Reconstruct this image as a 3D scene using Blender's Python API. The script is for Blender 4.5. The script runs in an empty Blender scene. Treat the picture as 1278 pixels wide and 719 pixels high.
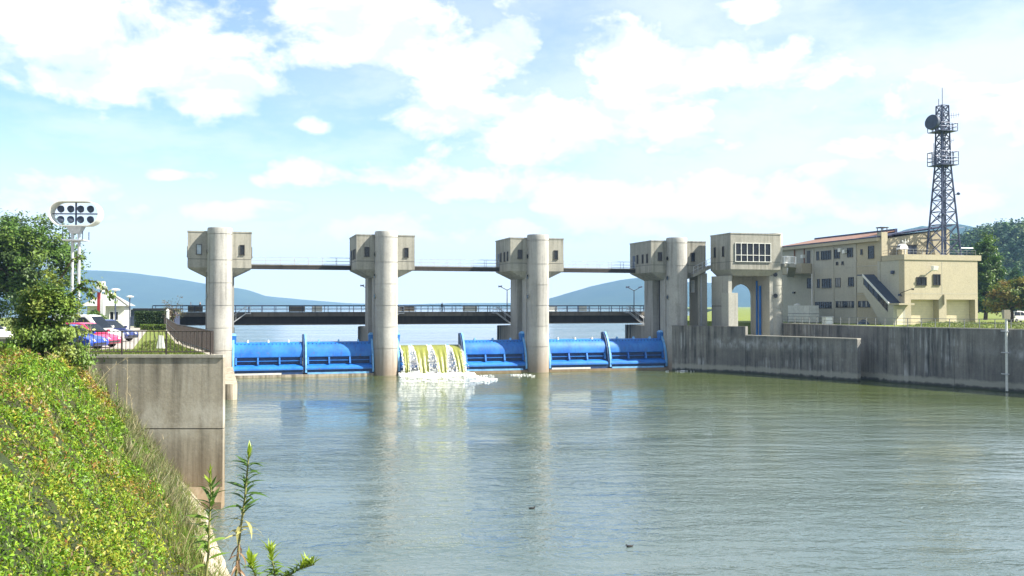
import bpy, math, random
import numpy as np
from mathutils import Vector, Matrix
R = math.radians
PI = math.pi
random.seed(7)
rng = np.random.default_rng(11)
sc = bpy.context.scene
col = sc.collection

# ------------------------------------------------------------------ camera
cam_d = bpy.data.cameras.new('camera')
cam = bpy.data.objects.new('camera', cam_d)
col.objects.link(cam)
cam_d.sensor_width = 36.0
cam_d.lens = 33.8
cam_d.clip_start = 0.1
cam_d.clip_end = 30000
cam.location = (0, 0, 10)
cam.rotation_euler = (R(91.07), 0, 0)
sc.camera = cam

# ------------------------------------------------------------------ light
SUN_AZ = R(80)      # to the right of the direction behind the camera
SUN_EL = R(42)
sun_vec = Vector((math.sin(SUN_AZ) * math.cos(SUN_EL), -math.cos(SUN_AZ) * math.cos(SUN_EL), math.sin(SUN_EL)))
sd = bpy.data.lights.new('sun', 'SUN')
sd.energy = 5.0
sd.angle = R(0.55)
sd.color = (1.0, 0.94, 0.83)
so = bpy.data.objects.new('sun', sd)
col.objects.link(so)
so.rotation_euler = (-sun_vec).to_track_quat('-Z', 'Y').to_euler()
so.location = (60, -40, 80)

sc.view_settings.view_transform = 'Standard'
sc.view_settings.look = 'None'
sc.view_settings.exposure = 1.55
sc.view_settings.gamma = 1.0
sc.view_settings.use_curve_mapping = False
sc.render.engine = 'CYCLES'
sc.cycles.use_denoising = True
sc.cycles.max_bounces = 8
sc.cycles.diffuse_bounces = 3
sc.cycles.glossy_bounces = 4
sc.cycles.transmission_bounces = 4
sc.cycles.volume_bounces = 0
sc.cycles.transparent_max_bounces = 8
sc.cycles.sample_clamp_indirect = 6.0

# ------------------------------------------------------------------ sky with clouds
world = bpy.data.worlds.new('World')
sc.world = world
world.use_nodes = True
wn, wl = world.node_tree.nodes, world.node_tree.links
wn.clear()

def wnode(t, **kw):
    n = wn.new(t)
    for k, v in kw.items():
        setattr(n, k, v)
    return n

def wmath(op, a, b=None, c=None, clamp=False):
    n = wnode('ShaderNodeMath', operation=op, use_clamp=clamp)
    for i, x in enumerate((a, b, c)):
        if x is None:
            continue
        if isinstance(x, (int, float)):
            n.inputs[i].default_value = x
        else:
            wl.new(x, n.inputs[i])
    return n.outputs[0]

def wmap(x, a, b, c, d, smooth=True):
    n = wnode('ShaderNodeMapRange', interpolation_type='SMOOTHSTEP' if smooth else 'LINEAR')
    wl.new(x, n.inputs['Value'])
    for k, v in zip(('From Min', 'From Max', 'To Min', 'To Max'), (a, b, c, d)):
        n.inputs[k].default_value = v
    return n.outputs['Result']

sky = wnode('ShaderNodeTexSky', sky_type='NISHITA', sun_disc=False)
sky.sun_elevation = SUN_EL
sky.sun_rotation = PI - SUN_AZ
sky.altitude = 760
sky.air_density = 1.0
sky.dust_density = 0.6
sky.ozone_density = 2.2
tc = wnode('ShaderNodeTexCoord')
sep = wnode('ShaderNodeSeparateXYZ')
wl.new(tc.outputs['Generated'], sep.inputs[0])
az = wmath('ARCTAN2', sep.outputs[0], sep.outputs[1])
el = wmath('ARCSINE', sep.outputs[2])
comb = wnode('ShaderNodeCombineXYZ')
wl.new(az, comb.inputs[0]); wl.new(el, comb.inputs[1])
ae = comb.outputs[0]

def wnoise(scale, detail, rough, sx, sy, off=(0, 0, 0), dist=0.0):
    mp = wnode('ShaderNodeMapping')
    mp.inputs['Scale'].default_value = (sx, sy, 1)
    mp.inputs['Location'].default_value = off
    wl.new(ae, mp.inputs[0])
    n = wnode('ShaderNodeTexNoise', noise_dimensions='2D')
    n.inputs['Scale'].default_value = scale
    n.inputs['Detail'].default_value = detail
    n.inputs['Roughness'].default_value = rough
    n.inputs['Distortion'].default_value = dist
    wl.new(mp.outputs[0], n.inputs['Vector'])
    return n.outputs['Fac']

# cloud banks: centre azimuth, elevation, half sizes (hundredths of a radian)
BANKS = [(-44, 26, 16, 5.4), (-36, 23.5, 13, 4.6), (-29, 21.5, 8.5, 3.2), (-41, 20.8, 8, 2.0), (-47, 30.5, 9, 4.2),
         (-20, 29.5, 10, 3.0), (-13.5, 27.5, 10, 4.6), (-7, 25.5, 8.5, 4.2), (-1, 26.5, 5, 2.6),
         (-6, 20, 10, 3.2), (2.5, 19.5, 10, 3.6), (12, 19, 9.5, 4.0), (18, 16.5, 7, 2.6), (4, 16.5, 12, 2),
         (11.5, 26.0, 6.5, 3.6), (20, 24, 10, 3.8), (29, 23, 8, 3.6), (25.5, 29.3, 4, 1.7), (14, 22, 8, 2.5),
         (43, 19.5, 8, 3.2), (49, 18.5, 6, 3.4), (40, 15.5, 7, 1.8),
         (-13, 13.3, 12, 1.8), (-2, 12.4, 11, 2.2), (10, 11.5, 13, 2.6), (24, 11.5, 14, 3.0), (38, 10, 12, 3),
         (-46, 10.2, 9, 2.4), (-39, 9.0, 4.5, 1.2), (-20.5, 18.2, 2.2, 1.0), (-33, 12.8, 4, .8), (-5, 8, 20, 2.0), (-27, 9.5, 9, 1.2)]
acc = None
for (a, e, ra, re_) in BANKS:
    s1 = wnode('ShaderNodeVectorMath', operation='SUBTRACT')
    wl.new(ae, s1.inputs[0]); s1.inputs[1].default_value = (a / 100, e / 100, 0)
    s2 = wnode('ShaderNodeVectorMath', operation='MULTIPLY')
    wl.new(s1.outputs[0], s2.inputs[0]); s2.inputs[1].default_value = (100 / ra, 100 / re_, 0)
    s3 = wnode('ShaderNodeVectorMath', operation='LENGTH')
    wl.new(s2.outputs[0], s3.inputs[0])
    m = wmap(s3.outputs['Value'], 0.0, 1.75, 1.0, 0.0)
    acc = m if acc is None else wmath('MAXIMUM', acc, m)
fb = wnoise(11, 9, 0.58, 1, 1.7, (3.1, 1.7, 0), 0.25)
fb2 = wnoise(34, 7, 0.6, 1, 1.5, (7.1, 2.7, 0), 0.15)
low = wnoise(3.2, 5, 0.55, 1, 2.2, (13.1, 5.2, 0))
# the same kind of cloud all round the rest of the sky
side = wmap(wmath('ABSOLUTE', az), 0.56, 0.72, 0, 1)
up = wmap(el, 0.32, 0.42, 0, 1)
elsewhere = wmath('MAXIMUM', side, up)
rest = wmath('MULTIPLY', wmap(low, 0.44, 0.62, 0, 0.95), elsewhere)
cover = wmath('MAXIMUM', acc, rest)
dens = wmath('ADD', wmath('MULTIPLY', cover, 0.98),
             wmath('ADD', wmath('MULTIPLY', wmath('SUBTRACT', fb, 0.5), 1.9), wmath('MULTIPLY', wmath('SUBTRACT', fb2, 0.5), 0.7)))
core = wmap(dens, 0.22, 0.84, 0, 1)
veil = wmap(wnoise(5, 6, 0.6, 1, 3.2, (1, 9, 0)), 0.36, 0.72, 0.02, 0.42)
lowhaze = wmap(el, 0.0, 0.21, 0.88, 0.0)
# thin high cloud towards the sun side, thinning out to the left
thin = wmath('MULTIPLY', wmap(az, -0.5, 0.35, 0.0, 0.70), wmap(wnoise(4, 6, 0.6, 1, 2.4, (4, 2, 0)), 0.25, 0.6, 0.35, 1.0))
thin = wmath('MULTIPLY', thin, wmap(el, 0.2, 0.6, 1.0, 0.35))
fac = wmath('MAXIMUM', core, wmath('MAXIMUM', wmath('MAXIMUM', veil, thin), lowhaze))
fac = wmath('MULTIPLY', fac, wmap(el, -0.02, 0.0, 0, 1))
# tops bright, bellies a little greyer
fbu = wnoise(11, 9, 0.58, 1, 1.7, (3.1, 1.7 + 0.055, 0), 0.25)
belly = wmap(wmath('SUBTRACT', fbu, fb), -0.06, 0.16, 0, 1)
ccol = wnode('ShaderNodeMixRGB')
wl.new(wmath('MULTIPLY', belly, core), ccol.inputs[0])
CL = 7.4
ccol.inputs[1].default_value = (0.99 * CL, 1.0 * CL, 1.02 * CL, 1)
ccol.inputs[2].default_value = (0.76 * CL, 0.83 * CL, 0.92 * CL, 1)
mixc = wnode('ShaderNodeMixRGB')
wl.new(fac, mixc.inputs[0])
tint = wnode('ShaderNodeMixRGB', blend_type='MULTIPLY')
tint.inputs[0].default_value = 1.0
tint.inputs[2].default_value = (1.20, 1.28, 1.24, 1)
wl.new(sky.outputs[0], tint.inputs[1])
wl.new(tint.outputs[0], mixc.inputs[1])
wl.new(ccol.outputs[0], mixc.inputs[2])
bg = wnode('ShaderNodeBackground')
bg.inputs[1].default_value = 0.06
wl.new(mixc.outputs[0], bg.inputs[0])
wo = wnode('ShaderNodeOutputWorld')
wl.new(bg.outputs[0], wo.inputs[0])

# ------------------------------------------------------------------ mesh helpers
class MB:
    def __init__(self):
        self.v, self.f = [], []
    def add(self, vs, fs):
        o = len(self.v)
        self.v += [tuple(p) for p in vs]
        self.f += [tuple(i + o for i in f) for f in fs]
        return self
    def box(self, x0, x1, y0, y1, z0, z1):
        vs = [(x0, y0, z0), (x1, y0, z0), (x1, y1, z0), (x0, y1, z0), (x0, y0, z1), (x1, y0, z1), (x1, y1, z1), (x0, y1, z1)]
        return self.add(vs, [(3, 2, 1, 0), (4, 5, 6, 7), (0, 1, 5, 4), (1, 2, 6, 5), (2, 3, 7, 6), (3, 0, 4, 7)])
    def hexa(self, lo, hi):
        return self.add(list(lo) + list(hi), [(3, 2, 1, 0), (4, 5, 6, 7), (0, 1, 5, 4), (1, 2, 6, 5), (2, 3, 7, 6), (3, 0, 4, 7)])
    def prism(self, poly, fn, a, b):
        """poly: list of 2-D points; fn(p, t) -> 3-D point; extruded from a to b"""
        n = len(poly)
        vs = [fn(p, a) for p in poly] + [fn(p, b) for p in poly]
        fs = [tuple(range(n - 1, -1, -1)), tuple(range(n, 2 * n))]
        fs += [(i, (i + 1) % n, n + (i + 1) % n, n + i) for i in range(n)]
        return self.add(vs, fs)
    def tube(self, p, q, r, n=6, r2=None, caps=True):
        p, q = Vector(p), Vector(q)
        d = (q - p)
        if d.length < 1e-6:
            return self
        d.normalize()
        a = d.orthogonal().normalized()
        b = d.cross(a)
        r2 = r if r2 is None else r2
        vs = []
        for c, rr in ((p, r), (q, r2)):
            for i in range(n):
                t = 2 * PI * i / n
                vs.append(c + (a * math.cos(t) + b * math.sin(t)) * rr)
        fs = [(i, (i + 1) % n, n + (i + 1) % n, n + i) for i in range(n)]
        if caps:
            fs += [tuple(range(n - 1, -1, -1)), tuple(range(n, 2 * n))]
        return self.add(vs, fs)
    def path(self, pts, radii, n=6):
        for i in range(len(pts) - 1):
            self.tube(pts[i], pts[i + 1], radii[i], n, radii[i + 1])
        return self
    def bar(self, p, q, w, h=None):
        return self.tube(p, q, w * 0.7071, 4)
    def lathe(self, prof, n=24, c=(0, 0, 0), a0=0.0):
        o = []
        for (r, z) in prof:
            for i in range(n):
                t = a0 + 2 * PI * i / n
                o.append((c[0] + r * math.cos(t), c[1] + r * math.sin(t), c[2] + z))
        fs = []
        for k in range(len(prof) - 1):
            for i in range(n):
                j = (i + 1) % n
                fs.append((k * n + i, k * n + j, (k + 1) * n + j, (k + 1) * n + i))
        m = len(prof)
        fs.append(tuple(range(n - 1, -1, -1)))
        fs.append(tuple(range((m - 1) * n, m * n)))
        return self.add(o, fs)
    def mesh(self, name, m, smooth=None):
        me = bpy.data.meshes.new(name)
        me.from_pydata([tuple(p) for p in self.v], [], self.f)
        if m is not None:
            me.materials.append(m)
        me.validate()
        if smooth:
            me.polygons.foreach_set('use_smooth', [True] * len(me.polygons))
            me.set_sharp_from_angle(angle=R(smooth))
        me.update()
        return me
    def build(self, name, m, parent=None, loc=(0, 0, 0), rz=0.0, smooth=None):
        return put(name, self.mesh(name, m, smooth), parent, loc, rz)

def put(name, me, parent=None, loc=(0, 0, 0), rz=0.0, rot=None):
    o = bpy.data.objects.new(name, me)
    col.objects.link(o)
    o.location = loc
    o.rotation_euler = rot if rot is not None else (0, 0, rz)
    if parent is not None:
        o.parent = parent
    return o

def tag(o, label=None, cat=None, group=None, kind=None):
    if label: o['label'] = label
    if cat: o['category'] = cat
    if group: o['group'] = group
    if kind: o['kind'] = kind
    return o

def thing(name, label, cat, loc=(0, 0, 0), rz=0.0, group=None):
    return tag(put(name, None, None, loc, rz), label, cat, group)

def copy_tree(o, parent=None):
    c = o.copy()
    col.objects.link(c)
    if parent is not None:
        c.parent = parent
    for ch in list(o.children):
        copy_tree(ch, c)
    return c

def np_mesh(name, verts, faces, m, tint=None, smooth=False):
    verts = np.asarray(verts, dtype=np.float32)
    faces = np.asarray(faces, dtype=np.int32)
    k = faces.shape[1]
    me = bpy.data.meshes.new(name)
    me.vertices.add(len(verts))
    me.vertices.foreach_set('co', verts.ravel())
    me.loops.add(faces.size)
    me.loops.foreach_set('vertex_index', faces.ravel())
    me.polygons.add(len(faces))
    me.polygons.foreach_set('loop_start', np.arange(0, faces.size, k, dtype=np.int32))
    me.polygons.foreach_set('loop_total', np.full(len(faces), k, dtype=np.int32))
    if smooth:
        me.polygons.foreach_set('use_smooth', np.ones(len(faces), dtype=bool))
    if tint is not None:
        at = me.attributes.new('tint', 'FLOAT_COLOR', 'POINT')
        c4 = np.ones((len(verts), 4), dtype=np.float32)
        c4[:, :3] = tint
        at.data.foreach_set('color', c4.ravel())
    me.materials.append(m)
    me.update(calc_edges=True)
    me.validate()
    return me

def vnoise(x, y, seed=0, octaves=4, lac=2.0, gain=0.5):
    """smooth value noise, numpy, about 0..1"""
    def h(ix, iy, s):
        n = (ix.astype(np.int64) * 374761393 + iy.astype(np.int64) * 668265263 + s * 974711) & 0x7fffffff
        n = ((n ^ (n >> 13)) * 1274126177) & 0x7fffffff
        return ((n ^ (n >> 16)) & 0xffff) / 65535.0
    x = np.asarray(x, dtype=np.float64); y = np.asarray(y, dtype=np.float64)
    tot = np.zeros(np.broadcast(x, y).shape); amp = 1.0; norm = 0.0
    for o in range(octaves):
        ix, iy = np.floor(x), np.floor(y)
        fx, fy = x - ix, y - iy
        fx = fx * fx * (3 - 2 * fx); fy = fy * fy * (3 - 2 * fy)
        s = seed + o * 17
        a = h(ix, iy, s) * (1 - fx) + h(ix + 1, iy, s) * fx
        b = h(ix, iy + 1, s) * (1 - fx) + h(ix + 1, iy + 1, s) * fx
        tot += amp * (a * (1 - fy) + b * fy); norm += amp
        x, y, amp = x * lac, y * lac, amp * gain
    return tot / norm

# ------------------------------------------------------------------ materials
def newmat(name):
    m = bpy.data.materials.new(name)
    m.use_nodes = True
    return m, m.node_tree.nodes, m.node_tree.links, m.node_tree.nodes['Principled BSDF']

class NT:
    """tiny node helper for one material"""
    def __init__(self, m):
        self.n, self.l = m.node_tree.nodes, m.node_tree.links
    def pos(self, scale=(1, 1, 1), obj=False):
        if obj:
            g = self.n.new('ShaderNodeTexCoord'); o = g.outputs['Object']
        else:
            g = self.n.new('ShaderNodeNewGeometry'); o = g.outputs['Position']
        mp = self.n.new('ShaderNodeMapping')
        mp.inputs['Scale'].default_value = scale
        self.l.new(o, mp.inputs[0])
        return mp.outputs[0]
    def noise(self, scale, detail=5, rough=0.55, vec=None, dist=0.0):
        t = self.n.new('ShaderNodeTexNoise')
        t.inputs['Scale'].default_value = scale
        t.inputs['Detail'].default_value = detail
        t.inputs['Roughness'].default_value = rough
        t.inputs['Distortion'].default_value = dist
        if vec is not None:
            self.l.new(vec, t.inputs['Vector'])
        return t.outputs['Fac']
    def rng(self, x, a, b, c=0.0, d=1.0, smooth=False):
        t = self.n.new('ShaderNodeMapRange')
        if smooth: t.interpolation_type = 'SMOOTHSTEP'
        self.l.new(x, t.inputs['Value'])
        for k, v in zip(('From Min', 'From Max', 'To Min', 'To Max'), (a, b, c, d)):
            t.inputs[k].default_value = v
        return t.outputs['Result']
    def math(self, op, a, b=0.0):
        t = self.n.new('ShaderNodeMath'); t.operation = op
        for i, x in enumerate((a, b)):
            if isinstance(x, (int, float)): t.inputs[i].default_value = x
            else: self.l.new(x, t.inputs[i])
        return t.outputs[0]
    def mix(self, f, a, b, mode='MIX'):
        t = self.n.new('ShaderNodeMixRGB'); t.blend_type = mode
        for i, x in enumerate((f, a, b)):
            if isinstance(x, (int, float)): t.inputs[i].default_value = x
            elif isinstance(x, tuple): t.inputs[i].default_value = (*x, 1) if len(x) == 3 else x
            else: self.l.new(x, t.inputs[i])
        return t.outputs[0]
    def z(self):
        g = self.n.new('ShaderNodeNewGeometry')
        s = self.n.new('ShaderNodeSeparateXYZ')
        self.l.new(g.outputs['Position'], s.inputs[0])
        return s.outputs[2]
    def bump(self, h, bsdf, strength, dist=0.05):
        b = self.n.new('ShaderNodeBump')
        b.inputs['Strength'].default_value = strength
        b.inputs['Distance'].default_value = dist
        self.l.new(h, b.inputs['Height'])
        self.l.new(b.outputs[0], bsdf.inputs['Normal'])

def plain(name, c, rough=0.6, metal=0.0, var=0.12, scale=3.0, spec=0.4):
    m, n, l, b = newmat(name)
    t = NT(m)
    nz = t.noise(scale, 5, 0.6, t.pos())
    lo = tuple(x * (1 - var * 1.6) for x in c); hi = tuple(min(1, x * (1 + var)) for x in c)
    l.new(t.mix(t.rng(nz, 0.3, 0.7), lo, hi), b.inputs['Base Color'])
    l.new(t.rng(nz, 0.2, 0.8, max(0.02, rough - 0.1), min(1, rough + 0.1)), b.inputs['Roughness'])
    b.inputs['Metallic'].default_value = metal
    b.inputs['Specular IOR Level'].default_value = spec
    return m

def concrete(name, c1, c2, streak=(0.05, 0.045, 0.035), amt=0.5, s_lo=0.5, s_hi=0.72, pale=None, pale_amt=0.0, wl_brown=None, band=None, lime=None):
    m, n, l, b = newmat(name)
    t = NT(m)
    big = t.noise(0.22, 6, 0.6, t.pos())
    c = t.mix(t.rng(big, 0.32, 0.68), c1, c2)
    grain = t.noise(5.0, 6, 0.65, t.pos())
    c = t.mix(0.35, c, t.mix(t.rng(grain, 0.25, 0.75), (0.25, 0.25, 0.25), (0.75, 0.75, 0.75)), 'OVERLAY')
    st = t.noise(1.0, 6, 0.6, t.pos((1.9, 1.9, 0.085)))
    patch = t.noise(0.13, 4, 0.6, t.pos((1, 1, 1.6)))
    f = t.math('MULTIPLY', t.rng(st, s_lo, s_hi), t.rng(patch, 0.35, 0.6, 0.25, 1.0))
    c = t.mix(t.math('MULTIPLY', f, amt), c, streak)
    if pale:
        st2 = t.noise(1.0, 6, 0.65, t.pos((2.6, 2.6, 0.12)))
        p2 = t.noise(0.16, 3, 0.6, t.pos((0.8, 0.8, 2.0)))
        f2 = t.math('MULTIPLY', t.rng(st2, 0.5, 0.75), t.rng(p2, 0.48, 0.62))
        c = t.mix(t.math('MULTIPLY', f2, pale_amt), c, pale)
    if lime:      # lime bleeding out along a pour joint
        z0, z1, lc, la = lime
        zz = t.math('ADD', t.z(), t.rng(t.noise(0.5, 6, 0.65, t.pos((1, 1, 0.4))), 0, 1, -1.0, 1.0))
        bell = t.math('MULTIPLY', t.rng(zz, z0 - 0.7, z0 + 0.1), t.rng(zz, z1 - 0.2, z1 + 0.5, 1.0, 0.0))
        brk = t.rng(t.noise(1.0, 6, 0.7, t.pos((1.1, 1.1, 0.5))), 0.42, 0.66)
        far = t.rng(t.noise(0.07, 3, 0.5, t.pos()), 0.40, 0.58, 0.15, 1.0)
        c = t.mix(t.math('MULTIPLY', t.math('MULTIPLY', bell, brk), t.math('MULTIPLY', far, la)), c, lc)
    if wl_brown:
        z0, z1, bc, ba = wl_brown
        zz = t.math('ADD', t.z(), t.rng(t.noise(0.9, 5, 0.6, t.pos()), 0, 1, -0.7, 0.7))
        c = t.mix(t.rng(zz, z0, z1, ba, 0.0), c, bc)
    if band:
        z0, z1, bc = band
        zz = t.math('ADD', t.z(), t.rng(t.noise(1.4, 5, 0.6, t.pos()), 0, 1, -0.35, 0.35))
        up = t.rng(zz, z1 - 0.25, z1 + 0.05, 1.0, 0.0)
        dn = t.rng(zz, z0 - 0.05, z0 + 0.15, 0.0, 1.0)
        c = t.mix(t.math('MULTIPLY', t.math('MULTIPLY', up, dn), 0.8), c, bc)
        c = t.mix(t.rng(zz, z0 - 0.2, z0 + 0.1, 0.9, 0.0), c, (0.03, 0.033, 0.025))
    l.new(c, b.inputs['Base Color'])
    b.inputs['Roughness'].default_value = 0.88
    b.inputs['Specular IOR Level'].default_value = 0.25
    t.bump(t.noise(7.0, 7, 0.65, t.pos()), b, 0.25, 0.04)
    return m

def leafmat(name, trans=0.3, rough=0.5):
    m, n, l, b = newmat(name)
    at = n.new('ShaderNodeAttribute'); at.attribute_name = 'tint'
    l.new(at.outputs['Color'], b.inputs['Base Color'])
    b.inputs['Roughness'].default_value = rough
    b.inputs['Specular IOR Level'].default_value = 0.35
    tr = n.new('ShaderNodeBsdfTranslucent')
    l.new(at.outputs['Color'], tr.inputs['Color'])
    mx = n.new('ShaderNodeMixShader')
    mx.inputs[0].default_value = trans
    l.new(b.outputs[0], mx.inputs[1]); l.new(tr.outputs[0], mx.inputs[2])
    l.new(mx.outputs[0], n['Material Output'].inputs[0])
    return m

M = {}
M['pier'] = concrete('pier concrete', (0.395, 0.387, 0.358), (0.295, 0.29, 0.27), (0.08, 0.078, 0.07), 0.7, 0.46, 0.74, (0.55, 0.54, 0.51), 0.5, (0.6, 4.6, (0.23, 0.17, 0.115), 0.75))
M['house'] = concrete('gatehouse concrete', (0.33, 0.32, 0.272), (0.25, 0.245, 0.212), (0.07, 0.066, 0.054), 0.75, 0.46, 0.72)
M['lock'] = concrete('lock tower concrete', (0.40, 0.39, 0.33), (0.33, 0.325, 0.285), (0.10, 0.095, 0.08), 0.45, 0.54, 0.78)
M['dark_wall'] = concrete('dark stained retaining wall', (0.22, 0.212, 0.19), (0.125, 0.123, 0.115), (0.024, 0.024, 0.024), 0.9, 0.42, 0.66, (0.52, 0.54, 0.54), 0.9, None, (0.35, 1.15, (0.30, 0.30, 0.25)), (4.2, 4.9, (0.50, 0.53, 0.55), 0.75))
M['left_wall'] = concrete('left retaining wall', (0.27, 0.24, 0.185), (0.40, 0.365, 0.29), (0.055, 0.048, 0.034), 0.88, 0.42, 0.66, (0.52, 0.50, 0.43), 0.75, (0.0, 3.6, (0.19, 0.13, 0.07), 0.8), None, (3.9, 5.0, (0.56, 0.54, 0.47), 0.85))
M['coping'] = concrete('pale coping', (0.36, 0.34, 0.29), (0.27, 0.26, 0.22), (0.09, 0.085, 0.07), 0.5)
M['revet'] = concrete('pale revetment concrete', (0.46, 0.40, 0.31), (0.28, 0.24, 0.18), (0.075, 0.065, 0.045), 0.8, 0.44, 0.62)
M['stucco'] = concrete('cream stucco', (0.40, 0.355, 0.25), (0.355, 0.32, 0.23), (0.22, 0.18, 0.115), 0.32, 0.54, 0.80)
M['stucco2'] = concrete('side wall stucco', (0.40, 0.385, 0.315), (0.35, 0.34, 0.285), (0.15, 0.14, 0.12), 0.32, 0.54, 0.80)
def gatepaint(name, c, faded, grime):
    m, n, l, b = newmat(name)
    t = NT(m)
    x = t.mix(t.rng(t.noise(0.5, 6, 0.65, t.pos()), 0.38, 0.68), c, faded)
    run = t.noise(1.0, 6, 0.65, t.pos((3.2, 3.2, 0.25)))
    x = t.mix(t.rng(run, 0.54, 0.74, 0, 0.55), x, grime)
    rust = t.math('MULTIPLY', t.rng(t.noise(2.6, 6, 0.7, t.pos((1, 1, 0.5))), 0.60, 0.70), 0.7)
    x = t.mix(rust, x, (0.13, 0.085, 0.05))
    zz = t.math('ADD', t.z(), t.rng(t.noise(1.8, 5, 0.6, t.pos()), 0, 1, -0.5, 0.5))
    x = t.mix(t.rng(zz, 0.35, 1.15, 0.7, 0.0), x, (0.085, 0.12, 0.11))
    l.new(x, b.inputs['Base Color'])
    l.new(t.rng(run, 0.3, 0.7, 0.38, 0.62), b.inputs['Roughness'])
    t.bump(t.noise(3.0, 4, 0.5, t.pos()), b, 0.12, 0.05)
    return m
M['blue'] = gatepaint('blue gate paint', (0.005, 0.105, 0.43), (0.02, 0.18, 0.52), (0.004, 0.04, 0.16))
M['blue_light'] = plain('pale blue paint', (0.16, 0.40, 0.72), 0.42, 0, 0.2, 1.5, 0.5)
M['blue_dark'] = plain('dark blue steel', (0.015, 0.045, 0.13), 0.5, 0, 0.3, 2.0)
M['black_steel'] = plain('blackened steel', (0.018, 0.018, 0.022), 0.55, 0, 0.25, 2.0)
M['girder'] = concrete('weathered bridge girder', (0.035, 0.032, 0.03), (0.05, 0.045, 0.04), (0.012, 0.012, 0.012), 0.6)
M['deck'] = concrete('bridge deck edge', (0.16, 0.145, 0.12), (0.11, 0.10, 0.085), (0.035, 0.03, 0.028), 0.7)
M['rail_navy'] = plain('navy rail paint', (0.025, 0.035, 0.075), 0.45)
M['galv'] = plain('galvanised steel', (0.48, 0.50, 0.52), 0.42, 0.35, 0.12, 4.0)
M['galv_dark'] = plain('dark tower steel', (0.055, 0.07, 0.12), 0.5, 0.2, 0.18, 3.0)  # dark bluish grey as the steel's own colour
M['white'] = plain('white paint', (0.78, 0.78, 0.76), 0.45, 0, 0.06, 2.0)
M['white_dull'] = plain('weathered white panel', (0.62, 0.63, 0.58), 0.6, 0, 0.1, 2.5)
M['bronze'] = plain('bronze frame', (0.045, 0.04, 0.036), 0.45)
M['fence'] = plain('brown iron fence', (0.05, 0.04, 0.035), 0.5)
M['fence_grey'] = plain('grey fence paint', (0.16, 0.17, 0.17), 0.5)
M['roof_red'] = plain('rust coloured metal roof', (0.24, 0.12, 0.07), 0.5, 0, 0.2, 0.8)
M['roof_navy'] = plain('navy roof trim', (0.03, 0.032, 0.075), 0.45)
M['roof_slate'] = plain('dark slate roof sheet', (0.04, 0.055, 0.085), 0.5, 0, 0.2, 1.2)
M['roof_grey'] = plain('pale grey tiles', (0.33, 0.36, 0.36), 0.6, 0, 0.15, 2.0)
M['door'] = plain('cream roller door', (0.66, 0.58, 0.42), 0.6, 0, 0.06, 2.0)
M['red'] = plain('red paint', (0.42, 0.03, 0.035), 0.4)
M['bark'] = plain('bark', (0.085, 0.065, 0.045), 0.9, 0, 0.35, 6.0, 0.1)
M['rubber'] = plain('black rubber', (0.018, 0.018, 0.018), 0.8)
M['alloy'] = plain('silver wheel', (0.62, 0.63, 0.65), 0.35, 0.5, 0.05)
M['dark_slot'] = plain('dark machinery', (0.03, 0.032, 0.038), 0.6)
M['soil'] = concrete('undergrowth soil', (0.022, 0.036, 0.010), (0.045, 0.038, 0.016), (0.012, 0.014, 0.006), 0.6)
M['foam'] = plain('white foam', (0.86, 0.88, 0.87), 0.7, 0, 0.05, 4.0)
M['leaf'] = leafmat('leaves', 0.3, 0.5)
M['leaf_far'] = leafmat('far foliage', 0.1, 0.8)

def glassmat(name, c=(0.010, 0.012, 0.015)):
    m, n, l, b = newmat(name)
    t = NT(m)
    nz = t.noise(0.7, 3, 0.5, t.pos())
    l.new(t.mix(t.rng(nz, 0.35, 0.65), c, tuple(x * 1.9 for x in c)), b.inputs['Base Color'])
    b.inputs['Roughness'].default_value = 0.08
    b.inputs['Specular IOR Level'].default_value = 0.3
    return m
M['glass'] = glassmat('window glass')
M['glass_blind'] = glassmat('glass with drawn blind', (0.13, 0.125, 0.11))
M['glass_sky'] = glassmat('glass with painted sky', (0.30, 0.36, 0.40))  # bright sky behind the panes put into the base colour

def carpaint(name, c):
    m, n, l, b = newmat(name)
    t = NT(m)
    nz = t.noise(2.0, 4, 0.5, t.pos())
    l.new(t.mix(t.rng(nz, 0.3, 0.7), tuple(x * 0.88 for x in c), c), b.inputs['Base Color'])
    b.inputs['Roughness'].default_value = 0.28
    b.inputs['Coat Weight'].default_value = 0.6
    b.inputs['Coat Roughness'].default_value = 0.05
    return m
M['car_blue'] = carpaint('deep blue car paint', (0.02, 0.06, 0.42))
M['car_red'] = carpaint('raspberry car paint', (0.55, 0.04, 0.13))
M['car_white'] = carpaint('white car paint', (0.78, 0.77, 0.72))
M['car_navy'] = carpaint('navy car paint', (0.02, 0.03, 0.14))

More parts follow.
